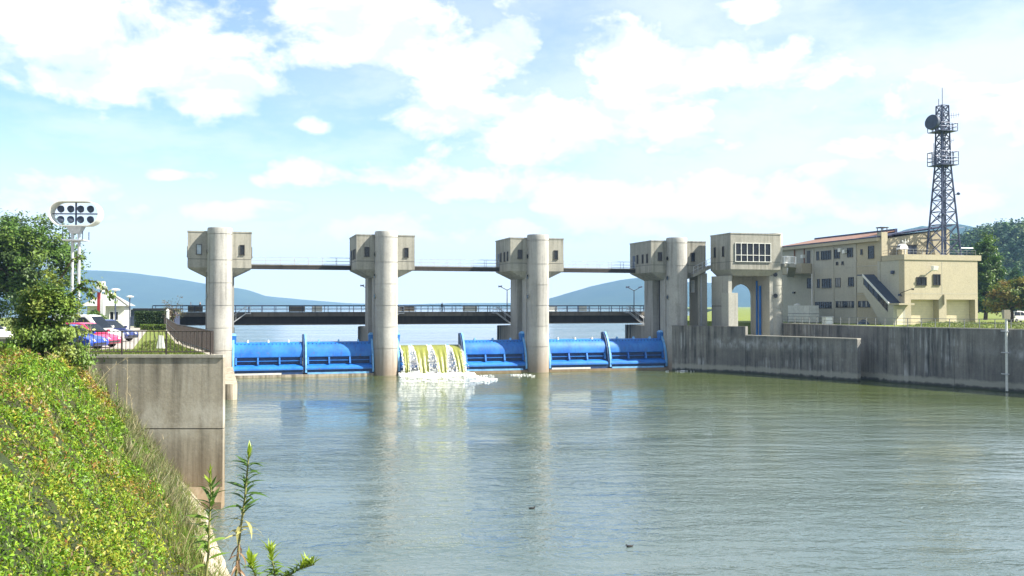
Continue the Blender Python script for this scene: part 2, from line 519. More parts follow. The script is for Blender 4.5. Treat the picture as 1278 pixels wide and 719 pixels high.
def water(name, body, silt, s1, s2, s3, bump, sky_fade_y=None):
    m, n, l, b = newmat(name)
    t = NT(m)
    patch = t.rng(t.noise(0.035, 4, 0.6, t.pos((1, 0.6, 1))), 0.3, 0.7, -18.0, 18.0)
    if sky_fade_y:      # water's own algae green by weir and right wall; elsewhere sky reflection painted bluish
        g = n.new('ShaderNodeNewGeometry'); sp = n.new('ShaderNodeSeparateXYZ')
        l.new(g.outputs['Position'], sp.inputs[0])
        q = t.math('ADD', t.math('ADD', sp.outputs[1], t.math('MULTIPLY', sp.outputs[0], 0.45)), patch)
        l.new(t.mix(t.rng(q, sky_fade_y[0], sky_fade_y[1], 0, 1, True), body, silt), b.inputs['Base Color'])
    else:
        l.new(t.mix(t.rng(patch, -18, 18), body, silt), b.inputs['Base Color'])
    b.inputs['Roughness'].default_value = 0.02
    b.inputs['IOR'].default_value = 1.40
    w1 = t.noise(s1, 3, 0.55, t.pos((0.62, 1.0, 1)), 0.5)
    w1 = t.math('SUBTRACT', 1.0, t.math('ABSOLUTE', t.math('SUBTRACT', t.math('MULTIPLY', w1, 2.0), 1.0)))
    w2 = t.noise(s2, 3, 0.6, t.pos((0.7, 1.0, 1)), 0.3)
    w3 = t.noise(s3, 2, 0.5, t.pos((0.5, 1.0, 1)), 0.2)
    gust = t.rng(t.noise(0.045, 4, 0.6, t.pos((0.5, 1.3, 1))), 0.36, 0.64, 0.22, 1.7)
    h = t.math('ADD', t.math('MULTIPLY', w1, 1.0), t.math('ADD', t.math('MULTIPLY', w2, 0.30), t.math('MULTIPLY', w3, 1.6)))
    h = t.math('MULTIPLY', h, gust)
    t.bump(h, b, 1.0, bump)
    return m
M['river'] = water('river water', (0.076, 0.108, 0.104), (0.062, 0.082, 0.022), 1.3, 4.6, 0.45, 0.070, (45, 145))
M['lake'] = water('lake water', (0.06, 0.085, 0.075), (0.06, 0.085, 0.075), 0.9, 2.6, 0.2, 0.08)

def fallmat():
    m, n, l, b = newmat('falling green water')
    t = NT(m)
    st = t.noise(1.0, 6, 0.65, t.pos((4.5, 4.5, 0.16)))
    c = t.mix(t.rng(st, 0.60, 0.86), (0.20, 0.215, 0.04), (0.60, 0.62, 0.40))
    st2 = t.noise(1.0, 5, 0.6, t.pos((2.0, 2.0, 0.12)))
    c = t.mix(t.rng(st2, 0.48, 0.70, 0, 0.5), c, (0.13, 0.15, 0.025))
    l.new(c, b.inputs['Base Color'])
    b.inputs['Roughness'].default_value = 0.25
    t.bump(st, b, 0.7, 0.12)
    return m
M['fall'] = fallmat()

def grassmat(name, a, b_, c_, s=0.3):
    m, n, l, b = newmat(name)
    t = NT(m)
    x = t.mix(t.rng(t.noise(s, 6, 0.6, t.pos()), 0.35, 0.65), a, b_)
    x = t.mix(t.rng(t.noise(s * 9, 5, 0.7, t.pos()), 0.45, 0.75, 0, 0.8), x, c_)
    l.new(x, b.inputs['Base Color'])
    b.inputs['Roughness'].default_value = 0.9
    b.inputs['Specular IOR Level'].default_value = 0.15
    t.bump(t.noise(6, 5, 0.7, t.pos()), b, 0.7, 0.08)
    return m
M['grass'] = grassmat('lawn', (0.11, 0.16, 0.03), (0.16, 0.19, 0.04), (0.20, 0.19, 0.07))
M['asphalt'] = concrete('pale worn asphalt', (0.36, 0.33, 0.29), (0.29, 0.27, 0.245), (0.14, 0.13, 0.12), 0.4)
def mountmat(name, a, b_, s):
    m, n, l, b = newmat(name)
    t = NT(m)
    l.new(t.mix(t.rng(t.noise(s, 7, 0.65, t.pos()), 0.35, 0.65), a, b_), b.inputs['Base Color'])
    b.inputs['Roughness'].default_value = 1.0
    b.inputs['Specular IOR Level'].default_value = 0.0
    return m
M['mount'] = mountmat('forested mountain', (0.018, 0.040, 0.030), (0.032, 0.058, 0.036), 0.006)
M['hill'] = mountmat('hillside floor', (0.02, 0.04, 0.015), (0.035, 0.06, 0.022), 0.03)

# ------------------------------------------------------------------ weir frame
TH = math.atan2(6.5, 22.2)
CU, SU = math.cos(TH), math.sin(TH)
W0 = (-40.46, 133.0)
SPAN = 23.13
def A(u, v, z=0.0):
    return (W0[0] + u * CU - v * SU, W0[1] + u * SU + v * CU, z)

# ================================================================== SETTING
def sheet(name, pts, z, m, skirt=None, kind='structure'):
    b = MB()
    n = len(pts)
    vs = [(x, y, z) for x, y in pts]
    if skirt is None:
        b.add(vs, [tuple(range(n))])
    else:
        vs += [(x, y, skirt) for x, y in pts]
        b.add(vs, [tuple(range(n))] + [(i, n + i, n + (i + 1) % n, (i + 1) % n) for i in range(n)])
    return tag(b.build(name, m), kind=kind)

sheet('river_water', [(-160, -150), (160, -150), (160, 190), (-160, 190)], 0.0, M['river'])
lake_front = [A(-9, 3.2), A(92, 3.2)]
sheet('lake_water', [lake_front[0][:2], lake_front[1][:2], (5200, 1500), (5200, 6200), (-6500, 6200), (-6500, 400), (-400, 150)], 4.15, M['lake'])
# left bank: park land between the retaining wall and the lake
LB = [(-14.75, 48.35), (-22.6, 65), (-46.5, 128), A(-6.2, 10)[:2], A(-6.2, 20)[:2], (-75, 190), (-160, 240), (-420, 300), (-1400, 500), (-1400, 48.35)]
sheet('ground_left', LB, 7.4, M['grass'], -2)
sheet('parking_lot', [(-62, 54), (-22.2, 56.2), (-45.2, 120), (-49, 122), (-38.5, 92), (-62, 92)], 7.404, M['asphalt'])
# right bank
RB = [(92, 58), (59.3, 111.0), (49.9, 125.8), (42.5, 152.4), A(85.2, 0)[:2], A(85.2, 32)[:2], (47, 262), (85, 420), (170, 800), (330, 2400), (2600, 2400), (2600, 58)]
sheet('ground_right', RB, 7.2, M['grass'], -2)
lw_in = [(50.4, 126.3), (59.9, 111.9), (92.6, 58.6)]
lw_top = [(57.5, 131.5), (68.5, 117.5), (102, 66)]
lw_out = [(60.5, 134.0), (72, 120.5), (106, 70)]
b_ = MB().add([(x, y, 7.206) for x, y in lw_in] + [(x, y, 7.82) for x, y in lw_top] + [(x, y, 7.206) for x, y in lw_out],
              [(0, 1, 4, 3), (1, 2, 5, 4), (3, 4, 7, 6), (4, 5, 8, 7)])
tag(b_.build('lawn', M['grass'], smooth=60), kind='structure')
sheet('service_yard', [A(101, 2)[:2], A(101, -13)[:2], A(128, -13)[:2], A(128, 2)[:2]], 7.204, M['asphalt'])

# ------------------------------------------------------------------ mountains and hills
def ridge(name, xs, ys, depth, y0, seed, m, z0=4.0, nx=140, ny=26, rough=0.10):
    """a range of hills: crest heights ys at xs, crest at y0, falling off over depth"""
    X = np.linspace(xs[0], xs[-1], nx)
    crest = np.interp(X, xs, ys)
    V = np.linspace(-1, 1, ny)
    gx, gv = np.meshgrid(X, V)
    prof = np.clip(1 - np.abs(gv) ** 1.4, 0, 1)
    sc_ = (xs[-1] - xs[0]) / 14.0
    nz = vnoise(gx / sc_, gv * depth / sc_, seed, 5, 2.0, 0.55)
    hz = np.interp(gx.ravel(), X, crest).reshape(gx.shape) * prof * (1 + rough * 3.2 * (nz - 0.5) * (0.35 + np.abs(gv))) + rough * 0.35 * crest.max() * (vnoise(gx / sc_ * 4, gv * depth / sc_ * 4, seed + 5, 4) - 0.5) * np.clip(prof * 2, 0, 1)
    wob = depth * 0.12 * (vnoise(gx / sc_ * 0.7, gv * 0, seed + 9, 2) - 0.5)
    P = np.stack([gx, y0 + gv * depth + wob, np.maximum(z0 - 2, z0 + hz)], -1).reshape(-1, 3)
    idx = np.arange(nx * ny).reshape(ny, nx)
    F = np.stack([idx[:-1, :-1], idx[:-1, 1:], idx[1:, 1:], idx[1:, :-1]], -1).reshape(-1, 4)
    o = put(name, np_mesh(name, P, F, m, smooth=True))
    return tag(o, kind='structure')

def pxz(px, py, Y):
    return ((px - 639) / 1200 * Y, (382 - py) / 1200 * Y)
def ridge_px(name, pts, Y, depth, seed, m, **k):
    a = [pxz(px, py, Y) for px, py in pts]
    return ridge(name, [p[0] for p in a], [p[1] for p in a], depth, Y, seed, m, **k)
ridge_px('mountain', [(-420, 384), (-200, 330), (-60, 322), (60, 334), (150, 338), (200, 344), (260, 354), (300, 359), (325, 369), (350, 379), (375, 385)], 4600, 900, 3, M['mount'], rough=0.06)
ridge_px('mountain', [(560, 386), (640, 380), (690, 370), (740, 355), (775, 347), (800, 345), (840, 350), (900, 352), (960, 344), (1040, 330), (1160, 330), (1300, 350)], 4200, 800, 21, M['mount'], rough=0.06)
ridge_px('mountain', [(230, 376), (330, 368), (380, 373), (430, 377), (500, 379), (570, 377), (640, 377), (700, 372), (760, 370), (900, 370)], 5600, 420, 33, M['mount'], rough=0.05)
ridge_px('mountain', [(1020, 330), (1080, 300), (1140, 281), (1185, 277), (1230, 285), (1300, 270), (1450, 250)], 2600, 700, 41, M['mount'], rough=0.06)

def leaves(c, d, up, L, Wd):
    """diamond leaves: c centres, d unit directions, up rough normals, lengths and widths -> verts, faces"""
    s = np.cross(d, up)
    s /= np.linalg.norm(s, axis=1, keepdims=True) + 1e-9
    nn = np.cross(s, d)
    a = c - d * L[:, None] * 0.5
    t = c + d * L[:, None] * 0.5 - nn * (L * 0.12)[:, None]
    p = c + s * Wd[:, None] * 0.5 + nn * (Wd * 0.12)[:, None]
    q = c - s * Wd[:, None] * 0.5 + nn * (Wd * 0.12)[:, None]
    V = np.stack([a, p, t, q], 1).reshape(-1, 3)
    F = np.arange(len(c) * 4).reshape(-1, 4)
    return V, F
def unit(v):
    return v / (np.linalg.norm(v, axis=1, keepdims=True) + 1e-9)

# wooded hill on the right bank: floor and a canopy of small crowns
def hill_h(x, y):
    cx = np.clip((x - (198 + 0.04 * (y - 330))) / 70.0, 0, 1)
    cx = cx * cx * (3 - 2 * cx)
    cy = np.clip((y - 330) / 220.0, 0, 1)
    cy = cy * cy * (3 - 2 * cy) * (1 - 0.5 * np.clip((y - 570) / 300.0, 0, 1))
    return 7.0 + cx * cy * (33 + 16 * vnoise(x / 90.0, y / 90.0, 5, 4) + 0.06 * np.clip(x - 260, 0, 300)) + 3 * cx * vnoise(x / 25.0, y / 25.0, 8, 3)
nx, ny = 70, 50
gx, gy = np.meshgrid(np.linspace(215, 900, nx), np.linspace(325, 900, ny))
P = np.stack([gx, gy, hill_h(gx, gy)], -1).reshape(-1, 3)
P[:, 2] -= 0.4
idx = np.arange(nx * ny).reshape(ny, nx)
F = np.stack([idx[:-1, :-1], idx[:-1, 1:], idx[1:, 1:], idx[1:, :-1]], -1).reshape(-1, 4)
tag(put('hill', np_mesh('hill', P, F, M['hill'], smooth=True)), kind='structure')

import bmesh
def ico(sub):
    bm = bmesh.new()
    bmesh.ops.create_icosphere(bm, subdivisions=sub, radius=1)
    v = np.array([x.co[:] for x in bm.verts]); f = np.array([[a.index for a in p.verts] for p in bm.faces])
    bm.free()
    return v, f
IV, IF = ico(2)
IV1, IF1 = ico(1)
n = 19000
hx = rng.uniform(225, 640, n); hy = rng.uniform(330, 900, n)
keep = (hx / hy > 0.37) & (hx / hy < 0.64)
hx, hy = hx[keep], hy[keep]
hz = hill_h(hx, hy)
base = np.array([(0.03, 0.075, 0.02), (0.045, 0.095, 0.025), (0.02, 0.05, 0.02), (0.075, 0.115, 0.03), (0.025, 0.06, 0.03)])
tt = base[rng.integers(0, 5, len(hx))]
K = 26
rad = 2.0 + 3.2 * rng.random(len(hx)) ** 1.5
ci = np.repeat(np.arange(len(hx)), K)
dv = unit(rng.normal(0, 1, (len(ci), 3)) + np.array([0, -0.25, 0.45]))
tall = rng.uniform(0.8, 1.5, len(hx))
PC = np.stack([hx, hy, hz + 1.0], -1)[ci] + dv * (rad[ci] * rng.uniform(0.55, 1.1, len(ci)))[:, None] * np.stack([np.ones(len(ci)), np.ones(len(ci)), tall[ci]], -1)
Lf = rng.uniform(0.9, 2.3, len(ci))
Vf, Ff = leaves(PC, unit(np.cross(dv, rng.normal(0, 1, (len(ci), 3)))), unit(dv + rng.normal(0, .35, (len(ci), 3))), Lf, Lf * rng.uniform(.6, .95, len(ci)))
fo = put('forest', np_mesh('forest', Vf, Ff, M['leaf_far'], np.repeat(tt[ci] * rng.uniform(.65, 1.35, (len(ci), 1)) * 1.25, 4, 0)))
tag(fo, 'wooded hillside of mixed green crowns behind the cream building', 'forest', kind='stuff')

# ------------------------------------------------------------------ embankment at the near left
def toe_s(x, y):
    return (x + 15.5) * -0.928 + (y - 48) * -0.373
def bank_h(x, y):
    x = np.asarray(x, float); y = np.asarray(y, float)
    s = toe_s(x, y)
    slope = np.minimum(1.25 * s, 7.55 + 0.03 * (s - 6))
    slope = np.where(s > 5, np.minimum(slope, 7.6 - 0.25 * np.exp(-(np.clip(s - 5, 0, 9)) ** 2 / 3.0)), slope)
    # shoulder beside the road bridge the picture is taken from
    sh = 7.7 - np.clip(y - 6.6, 0, None) * 1.1 - np.clip(x - 0.5, 0, None) * 1.3
    return np.maximum(np.maximum(slope, sh), -1.6)
def mound(x, y):
    s = toe_s(x, y)
    f = np.clip((s - 1.4) / 1.2, 0, 1)
    return f * (0.75 * (vnoise(x * 0.8, y * 0.8, 3, 2) - 0.35) + 0.55 * (vnoise(x * 2.0, y * 2.0, 9, 2) - 0.4))
nx, ny = 200, 180
gx, gy = np.meshgrid(np.linspace(-62, 9, nx), np.linspace(-14, 48.2, ny))
P = np.stack([gx, gy, bank_h(gx, gy) + mound(gx, gy) - 0.05], -1).reshape(-1, 3)
idx = np.arange(nx * ny).reshape(ny, nx)
F = np.stack([idx[:-1, :-1], idx[:-1, 1:], idx[1:, 1:], idx[1:, :-1]], -1).reshape(-1, 4)
tag(put('embankment', np_mesh('embankment', P, F, M['soil'], smooth=True)), kind='structure')

def bank_cover():
    N = 1250000
    x = rng.uniform(-34, 1, N); y = 6.5 + (48.0 - 6.5) * rng.random(N) ** 1.25
    s = toe_s(x, y)
    edge = 1.35 + 1.3 * vnoise(x * 0.5, y * 0.5, 31, 3) + 2.2 * np.clip((y - 41) / 7, 0, 1)
    px = 639 + 1200 * x / np.maximum(y, 1)
    keep = (s > edge) & (s < 14) & (px > -330) & (px < 460)
    # the cover thins out to dry grass beside the wall
    thin = np.clip((s - edge) / 1.6, 0, 1) * np.clip((49.5 - y) / 3.0, 0.25, 1)
    keep &= rng.random(N) < 0.25 + 0.75 * thin
    # sprays of twigs with hollows between them
    gap = vnoise(x * 1.6, y * 1.1, 57, 2)
    spray = vnoise(x * 5.5, y * 4.0, 58, 2)
    keep &= rng.random(N) < np.clip((gap - 0.28) * 7, 0.16, 1) * np.clip((spray - 0.18) * 3.4, 0.22, 1)
    x, y, s, spray = x[keep], y[keep], s[keep], spray[keep]
    n = len(x)
    z = bank_h(x, y) + mound(x, y) + rng.random(n) ** 1.3 * 0.20 + (spray - 0.45) * 0.45 + (vnoise(x * 1.9, y * 1.3, 83, 2) - 0.5) * 0.75 * np.clip((48.5 - y) / 6, .2, 1)
    nrm = np.array([0.45, 0.1, 0.8])
    up = unit(nrm + rng.normal(0, 0.85, (n, 3)))
    d = unit(np.cross(up, unit(rng.normal(0, 1, (n, 3)))) + nrm * 0.5)
    L = (0.038 + 0.0018 * y) * rng.uniform(0.5, 1.7, n)
    V, F = leaves(np.stack([x, y, z], -1), d, up, L, L * rng.uniform(0.28, 0.55, n))
    zone = vnoise(x * 0.28, y * 0.22, 71, 3)
    palA = np.array([(0.13, 0.25, 0.014), (0.17, 0.30, 0.018), (0.085, 0.18, 0.013), (0.235, 0.335, 0.025), (0.06, 0.125, 0.013)])
    palB = np.array([(0.22, 0.27, 0.02), (0.28, 0.30, 0.025), (0.14, 0.19, 0.018), (0.33, 0.32, 0.04), (0.10, 0.13, 0.016)])
    pick = rng.choice(5, n, p=[.32, .26, .18, .16, .08])
    T = np.where((zone + rng.normal(0, .08, n) > 0.57)[:, None], palB[pick], palA[pick])
    warm = vnoise(x * 0.7, y * 0.5, 77, 3) * 0.65 + vnoise(x * 2.6, y * 2.0, 79, 2) * 0.35
    sel = rng.random(n) < np.clip((warm - 0.52) * 5.0, 0.012, 0.68)
    pal2 = np.array([(0.36, 0.27, 0.05), (0.30, 0.15, 0.035), (0.22, 0.075, 0.03), (0.36, 0.30, 0.17), (0.13, 0.085, 0.045)])
    T[sel] = pal2[rng.choice(5, sel.sum(), p=[.32, .26, .10, .18, .14])]
    T = T * rng.uniform(0.7, 1.3, (n, 1))
    o = put('ground_cover', np_mesh('ground_cover', V, F, M['leaf'], np.repeat(T, 4, 0)))
    tag(o, 'low bright green ground cover shrubs on the sloping bank', 'ground cover', kind='stuff')
bank_cover()

def blades(name, label, spots, n, hmin, hmax, wd, pal, lean, kind='stuff', cat='grass'):
    """bent grass blades, two quads each"""
    c = spots[rng.integers(0, len(spots), n)] + rng.normal(0, 0.10, (n, 3)) * np.array([1, 1, 0])
    h = rng.uniform(hmin, hmax, n)
    d1 = unit(np.stack([rng.normal(0, lean, n), rng.normal(0, lean, n), np.ones(n)], -1))
    d2 = unit(d1 + rng.normal(0, lean * 1.3, (n, 3)) - np.array([0, 0, 0.25]))
    side = unit(np.stack([rng.normal(0, 1, n) + 1.2, rng.normal(0, .6, n), np.zeros(n)], -1)) * wd
    m1 = c + d1 * (h * 0.55)[:, None]; tp = m1 + d2 * (h * 0.45)[:, None]
    V = np.stack([c - side, c + side, m1 + side * .8, m1 - side * .8, tp + side * .15, tp - side * .15], 1).reshape(-1, 3)
    k = np.arange(n)[:, None] * 6
    F = np.concatenate([k + np.array([[0, 1, 2, 3]]), k + np.array([[3, 2, 4, 5]])])
    pal = np.array(pal)
    T = pal[rng.integers(0, len(pal), n)] * rng.uniform(0.75, 1.25, (n, 1))
    o = put(name, np_mesh(name, V, F, M['leaf'], np.repeat(T, 6, 0)))
    return tag(o, label, cat, kind=kind)
def bank_spots(n, smin, smax, ymin, ymax):
    out = []
    while len(out) < n:
        y = random.uniform(ymin, ymax); s = random.uniform(smin, smax)
        x = -15.5 - (s + (y - 48) * 0.373) / 0.928
        out.append((x, y, float(bank_h(x, y)) + float(mound(np.array([x]), np.array([y]))[0]) - 0.03))
    return np.array(out)
blades('dry_grass', 'dry straw grey grass at the foot of the stained wall', np.concatenate([bank_spots(220, 0.9, 3.6, 35, 47.6), bank_spots(90, 3.2, 5.4, 43.5, 47.6)]),
       9000, 0.25, 0.85, 0.011, [(0.22, 0.21, 0.10), (0.30, 0.26, 0.14), (0.13, 0.17, 0.05), (0.16, 0.20, 0.06), (0.25, 0.24, 0.15)], 0.38)
blades('green_grass', 'fresh green grass blades along the edge of the bank', np.concatenate([bank_spots(200, 0.7, 3.2, 27, 44), bank_spots(160, 0.2, 1.5, 26, 47)]), 10000, 0.2, 0.7, 0.010,
       [(0.10, 0.19, 0.02), (0.16, 0.23, 0.03), (0.20, 0.22, 0.06), (0.26, 0.23, 0.10)], 0.42)
blades('mixed_grass', 'loose grass tufts sprouting through the shrubs of the bank', bank_spots(420, 1.8, 9.5, 11, 46), 9000, 0.18, 0.5, 0.007,
       [(0.12, 0.22, 0.02), (0.22, 0.27, 0.04), (0.30, 0.28, 0.10), (0.36, 0.31, 0.17)], 0.45)
# long dry stalks: few enough to count
STALKS = ['tall straight bleached stalk rising up the middle of the streaked wall', 'shorter bleached stalk beside the tall straight one at the wall', 'bleached stalk reaching the coping beside the end of the iron fence',
          'bent straw stalk leaning over the pale concrete edging', 'slanting straw stalk leaning right behind the shorter leafy weed', 'strongly arched dry stalk lying across the grass below the wall',
          'slim slanting stalk between the two leafy weeds', 'arched dry stalk above the middle of the grassy edge', 'bent dry stalk leaning away from the water among the green shrubs']
for i, (px, y, s_len, lean) in enumerate([(158, 46.5, 3.4, 0.02), (166, 46.8, 1.9, -0.05), (112, 44, 3.0, 0.03), (200, 30, 1.6, 0.5), (232, 29, 2.0, 0.35), (120, 43, 2.2, 0.7), (255, 31, 2.3, 0.28), (178, 36, 1.8, 0.6), (90, 38, 1.6, -0.6)]):
    x = (px - 639) / 1200 * y
    z = float(bank_h(x, y))
    b = MB(); pts = []; rad = []
    for k in range(9):
        f = k / 8
        pts.append((x + lean * s_len * f * f, y + 0.1 * math.sin(f * 3 + i), z + s_len * f * (1 - 0.25 * abs(lean) * f)))
        rad.append(0.016 * (1 - 0.75 * f))
    b.path(pts, rad, 5)
    for k in (3, 5, 6, 7):
        q = Vector(pts[k]); b.tube(q, q + Vector((random.uniform(-.25, .25), 0.05, 0.18)), 0.008, 4, 0.003)
    tag(b.build('dry_stalk', plain('straw', (0.46, 0.38, 0.22), 0.8) if i == 0 else bpy.data.materials['straw']), STALKS[i], 'dry plant', 'dry stalks on the bank')

# concrete revetment strip along the water's edge: uneven blocks
rev = tag(put('revetment', None, None, (0, 0, 0)), 'pale rough concrete edging between the green bank and the water', 'revetment')
yy = 47.9; k = 0
while yy > 22:
    ln = random.uniform(1.5, 2.4)
    vs = []
    for s_, dz in ((-0.55, -0.9), (-0.5, 0.05), (0.15, 0.32), (1.15, 0.30), (1.25, -0.4)):
        for y_ in (yy - 0.02, yy - ln + 0.02):
            x_ = -15.5 - (s_ + random.uniform(-.06, .06) + (y_ - 48) * 0.373) / 0.928
            vs.append((x_, y_, 1.25 * s_ + dz + random.uniform(-.05, .05)))
    MB().add(vs, [(0, 1, 3, 2), (2, 3, 5, 4), (4, 5, 7, 6), (6, 7, 9, 8), (0, 2, 4, 6, 8), (9, 7, 5, 3, 1)]).build('block', M['revet'], rev)
    yy -= ln; k += 1

# ------------------------------------------------------------------ retaining walls
def wall_run(name, label, pts, z0, z1, thick, m, side=1, panel=7.0, coping=None, splits=None, cat='wall'):
    root = thing(name, label, cat, (pts[0][0], pts[0][1], 0))
    ox, oy = pts[0][0], pts[0][1]
    for i in range(len(pts) - 1):
        p = Vector((pts[i][0] - ox, pts[i][1] - oy, 0)); q = Vector((pts[i + 1][0] - ox, pts[i + 1][1] - oy, 0))
        d = (q - p); L = d.length; d.normalize()
        nrm = Vector((-d.y, d.x, 0)) * side * thick
        k = max(1, round(L / panel))
        for j in range(k):
            a = p + d * (L * j / k + (0.025 if j else 0)); c = p + d * (L * (j + 1) / k - (0.025 if j < k - 1 else 0))
            zs = splits or [(z0, z1)]
            for (za, zb) in zs:
                lo = [a, c, c + nrm, a + nrm]
                if side < 0: lo = [lo[1], lo[0], lo[3], lo[2]]
                MB().hexa([v + Vector((0, 0, za)) for v in lo], [v + Vector((0, 0, zb)) for v in lo]).build('wall_panel', m, root)
        if coping:
            o_ = nrm.normalized() * -0.06
            lo = [p + o_, q + o_, q + nrm - o_, p + nrm - o_]
            if side < 0: lo = [lo[1], lo[0], lo[3], lo[2]]
            MB().hexa([v + Vector((0, 0, z1 + 0.003)) for v in lo], [v + Vector((0, 0, z1 + coping)) for v in lo]).build('coping', M['coping'], root)
    return root

# near left wall: one broad face with a construction joint, a footing ledge and a river side
lw = wall_run('retaining_wall', 'tall grey brown streaked concrete wall below the iron railing', [(-30, 48), (-14.4, 48)], -2, 7.42, 0.35, M['left_wall'], 1, 30, 0.14, [(-2, 3.86), (3.91, 7.42)])
MB().hexa([(6.5, -0.55, -2), (15.75, -0.55, -2), (15.75, 0.0, -2), (6.5, 0.0, -2)], [(6.5, -0.5, 0.35), (15.68, -0.5, 0.35), (15.62, 0.0, 1.0), (6.5, 0.0, 1.0)]).build('footing', M['left_wall'], lw)
wall_run('retaining_wall', 'concrete river wall running along the grassy bank towards the weir', [(-14.402, 48.36), (-22.3, 65), (-46.2, 128), A(-6.0, 9.5)[:2]], -2, 7.42, 0.35, M['left_wall'], 1, 9, None)
# right: high guide wall at the last pier, low guide wall beside the lock channel, high bank wall
wall_run('guide_wall', 'high dark stained guide wall joining the last pier tower', [A(67.6, -1.95)[:2], (34.7, 143.0)], -2, 6.95, 0.9, M['dark_wall'], 1, 6.4, None)
wall_run('guide_wall', 'lower dark guide wall with sunlit end beside the lock channel', [(34.75, 142.9), (45.8, 127.6)], -2, 5.55, 0.75, M['dark_wall'], 1, 6.4, 0.14)
wall_run('retaining_wall', 'long dark streaked river wall below the fenced lawn', [A(84.6, -4.5)[:2], (49.5, 125.5), (59.1, 111.0), (92, 57.5)], -2, 7.2, 0.5, M['dark_wall'], 1, 8.2, 0.13)

# ================================================================== THE WEIR
BOX_CACHE = {}
def window(parent, cx, cy, cz, w, h, face, frame='bronze', glass='glass', cols=1, rows=1, fw=0.07, deep=0.12):
    """window on a wall; face '-v' (looks to local -y), '-u' (local -x), '+u'. frame is the part, each pane a sub-part"""
    def box(mb, a0, a1, d0, d1, z0, z1):
        if face == '-v': mb.box(cx + a0, cx + a1, cy - d1, cy - d0, cz + z0, cz + z1)
        elif face == '-u': mb.box(cx - d1, cx - d0, cy + a0, cy + a1, cz + z0, cz + z1)
        else: mb.box(cx + d0, cx + d1, cy + a0, cy + a1, cz + z0, cz + z1)
    f = MB()
    W, H = w / 2, h / 2
    box(f, -W, -W + fw, 0.002, deep, -H, H); box(f, W - fw, W, 0.002, deep, -H, H)
    box(f, -W + fw, W - fw, 0.002, deep, H - fw, H)
    box(f, -W - 0.04, W + 0.04, 0.002, deep + 0.05, -H - fw, -H)
    for i in range(1, cols):
        x = -W + w * i / cols
        box(f, x - fw / 2, x + fw / 2, 0.002, deep * 0.9, -H, H - fw)
    zr = [-H]
    for j in range(1, rows):
        z = -H + h * (0.34 if rows == 2 else j / rows)
        zr.append(z)
        for i in range(cols):
            x0 = -W + w * i / cols + fw * (1 if i == 0 else .5); x1 = -W + w * (i + 1) / cols - fw * (1 if i == cols - 1 else .5)
            box(f, x0, x1, 0.002, deep * 0.85, z - fw / 2, z + fw / 2)
    zr.append(H - fw)
    fo = f.build('window', M[frame], parent)
    for i in range(cols):
        for j in range(rows):
            x0 = -W + w * i / cols + fw * (1 if i == 0 else .5); x1 = -W + w * (i + 1) / cols - fw * (1 if i == cols - 1 else .5)
            p = MB(); box(p, x0, x1, 0.004, 0.03, zr[j] + (fw / 2 if j else 0), zr[j + 1] - (fw / 2 if j < rows - 1 else 0))
            p.build('pane', M['glass_blind' if glass == 'glass' and frame == 'bronze' and face == '-u' and rows == 1 and random.random() < 0.28 else glass], fo)
    return fo

def railing(parent, p, q, h, step, m, rails=(1.0, 0.5), r_post=0.035, r_rail=0.03, post='post', rail='rail', bars=None):
    p, q = Vector(p), Vector(q)
    L = (q - p).length
    k = max(1, round(L / step))
    key = ('post', round(h, 3), r_post, m)
    if key not in BOX_CACHE:
        BOX_CACHE[key] = MB().box(-r_post, r_post, -r_post, r_post, 0, h).mesh(post, M[m])
    ang = math.atan2(q.y - p.y, q.x - p.x)
    for i in range(k + 1):
        put(post, BOX_CACHE[key], parent, p + (q - p) * (i / k), ang)
    for f in rails:
        o = Vector((0, 0, h * f + (r_rail * 0.5 if f == 1.0 else 0)))
        MB().tube(p + o, q + o, r_rail, 6).build(rail, M[m], parent)
    if bars:
        st, rb = bars
        key = ('bar', round(h, 3), rb, m)
        if key not in BOX_CACHE:
            BOX_CACHE[key] = MB().box(-rb, rb, -rb, rb, h * min(rails), h).mesh('bar', M[m])
        n = int(L / st)
        for i in range(1, n):
            if abs((i * L / n) % (L / k)) < r_post * 1.5: continue
            put('bar', BOX_CACHE[key], parent, p + (q - p) * (i / n), ang)

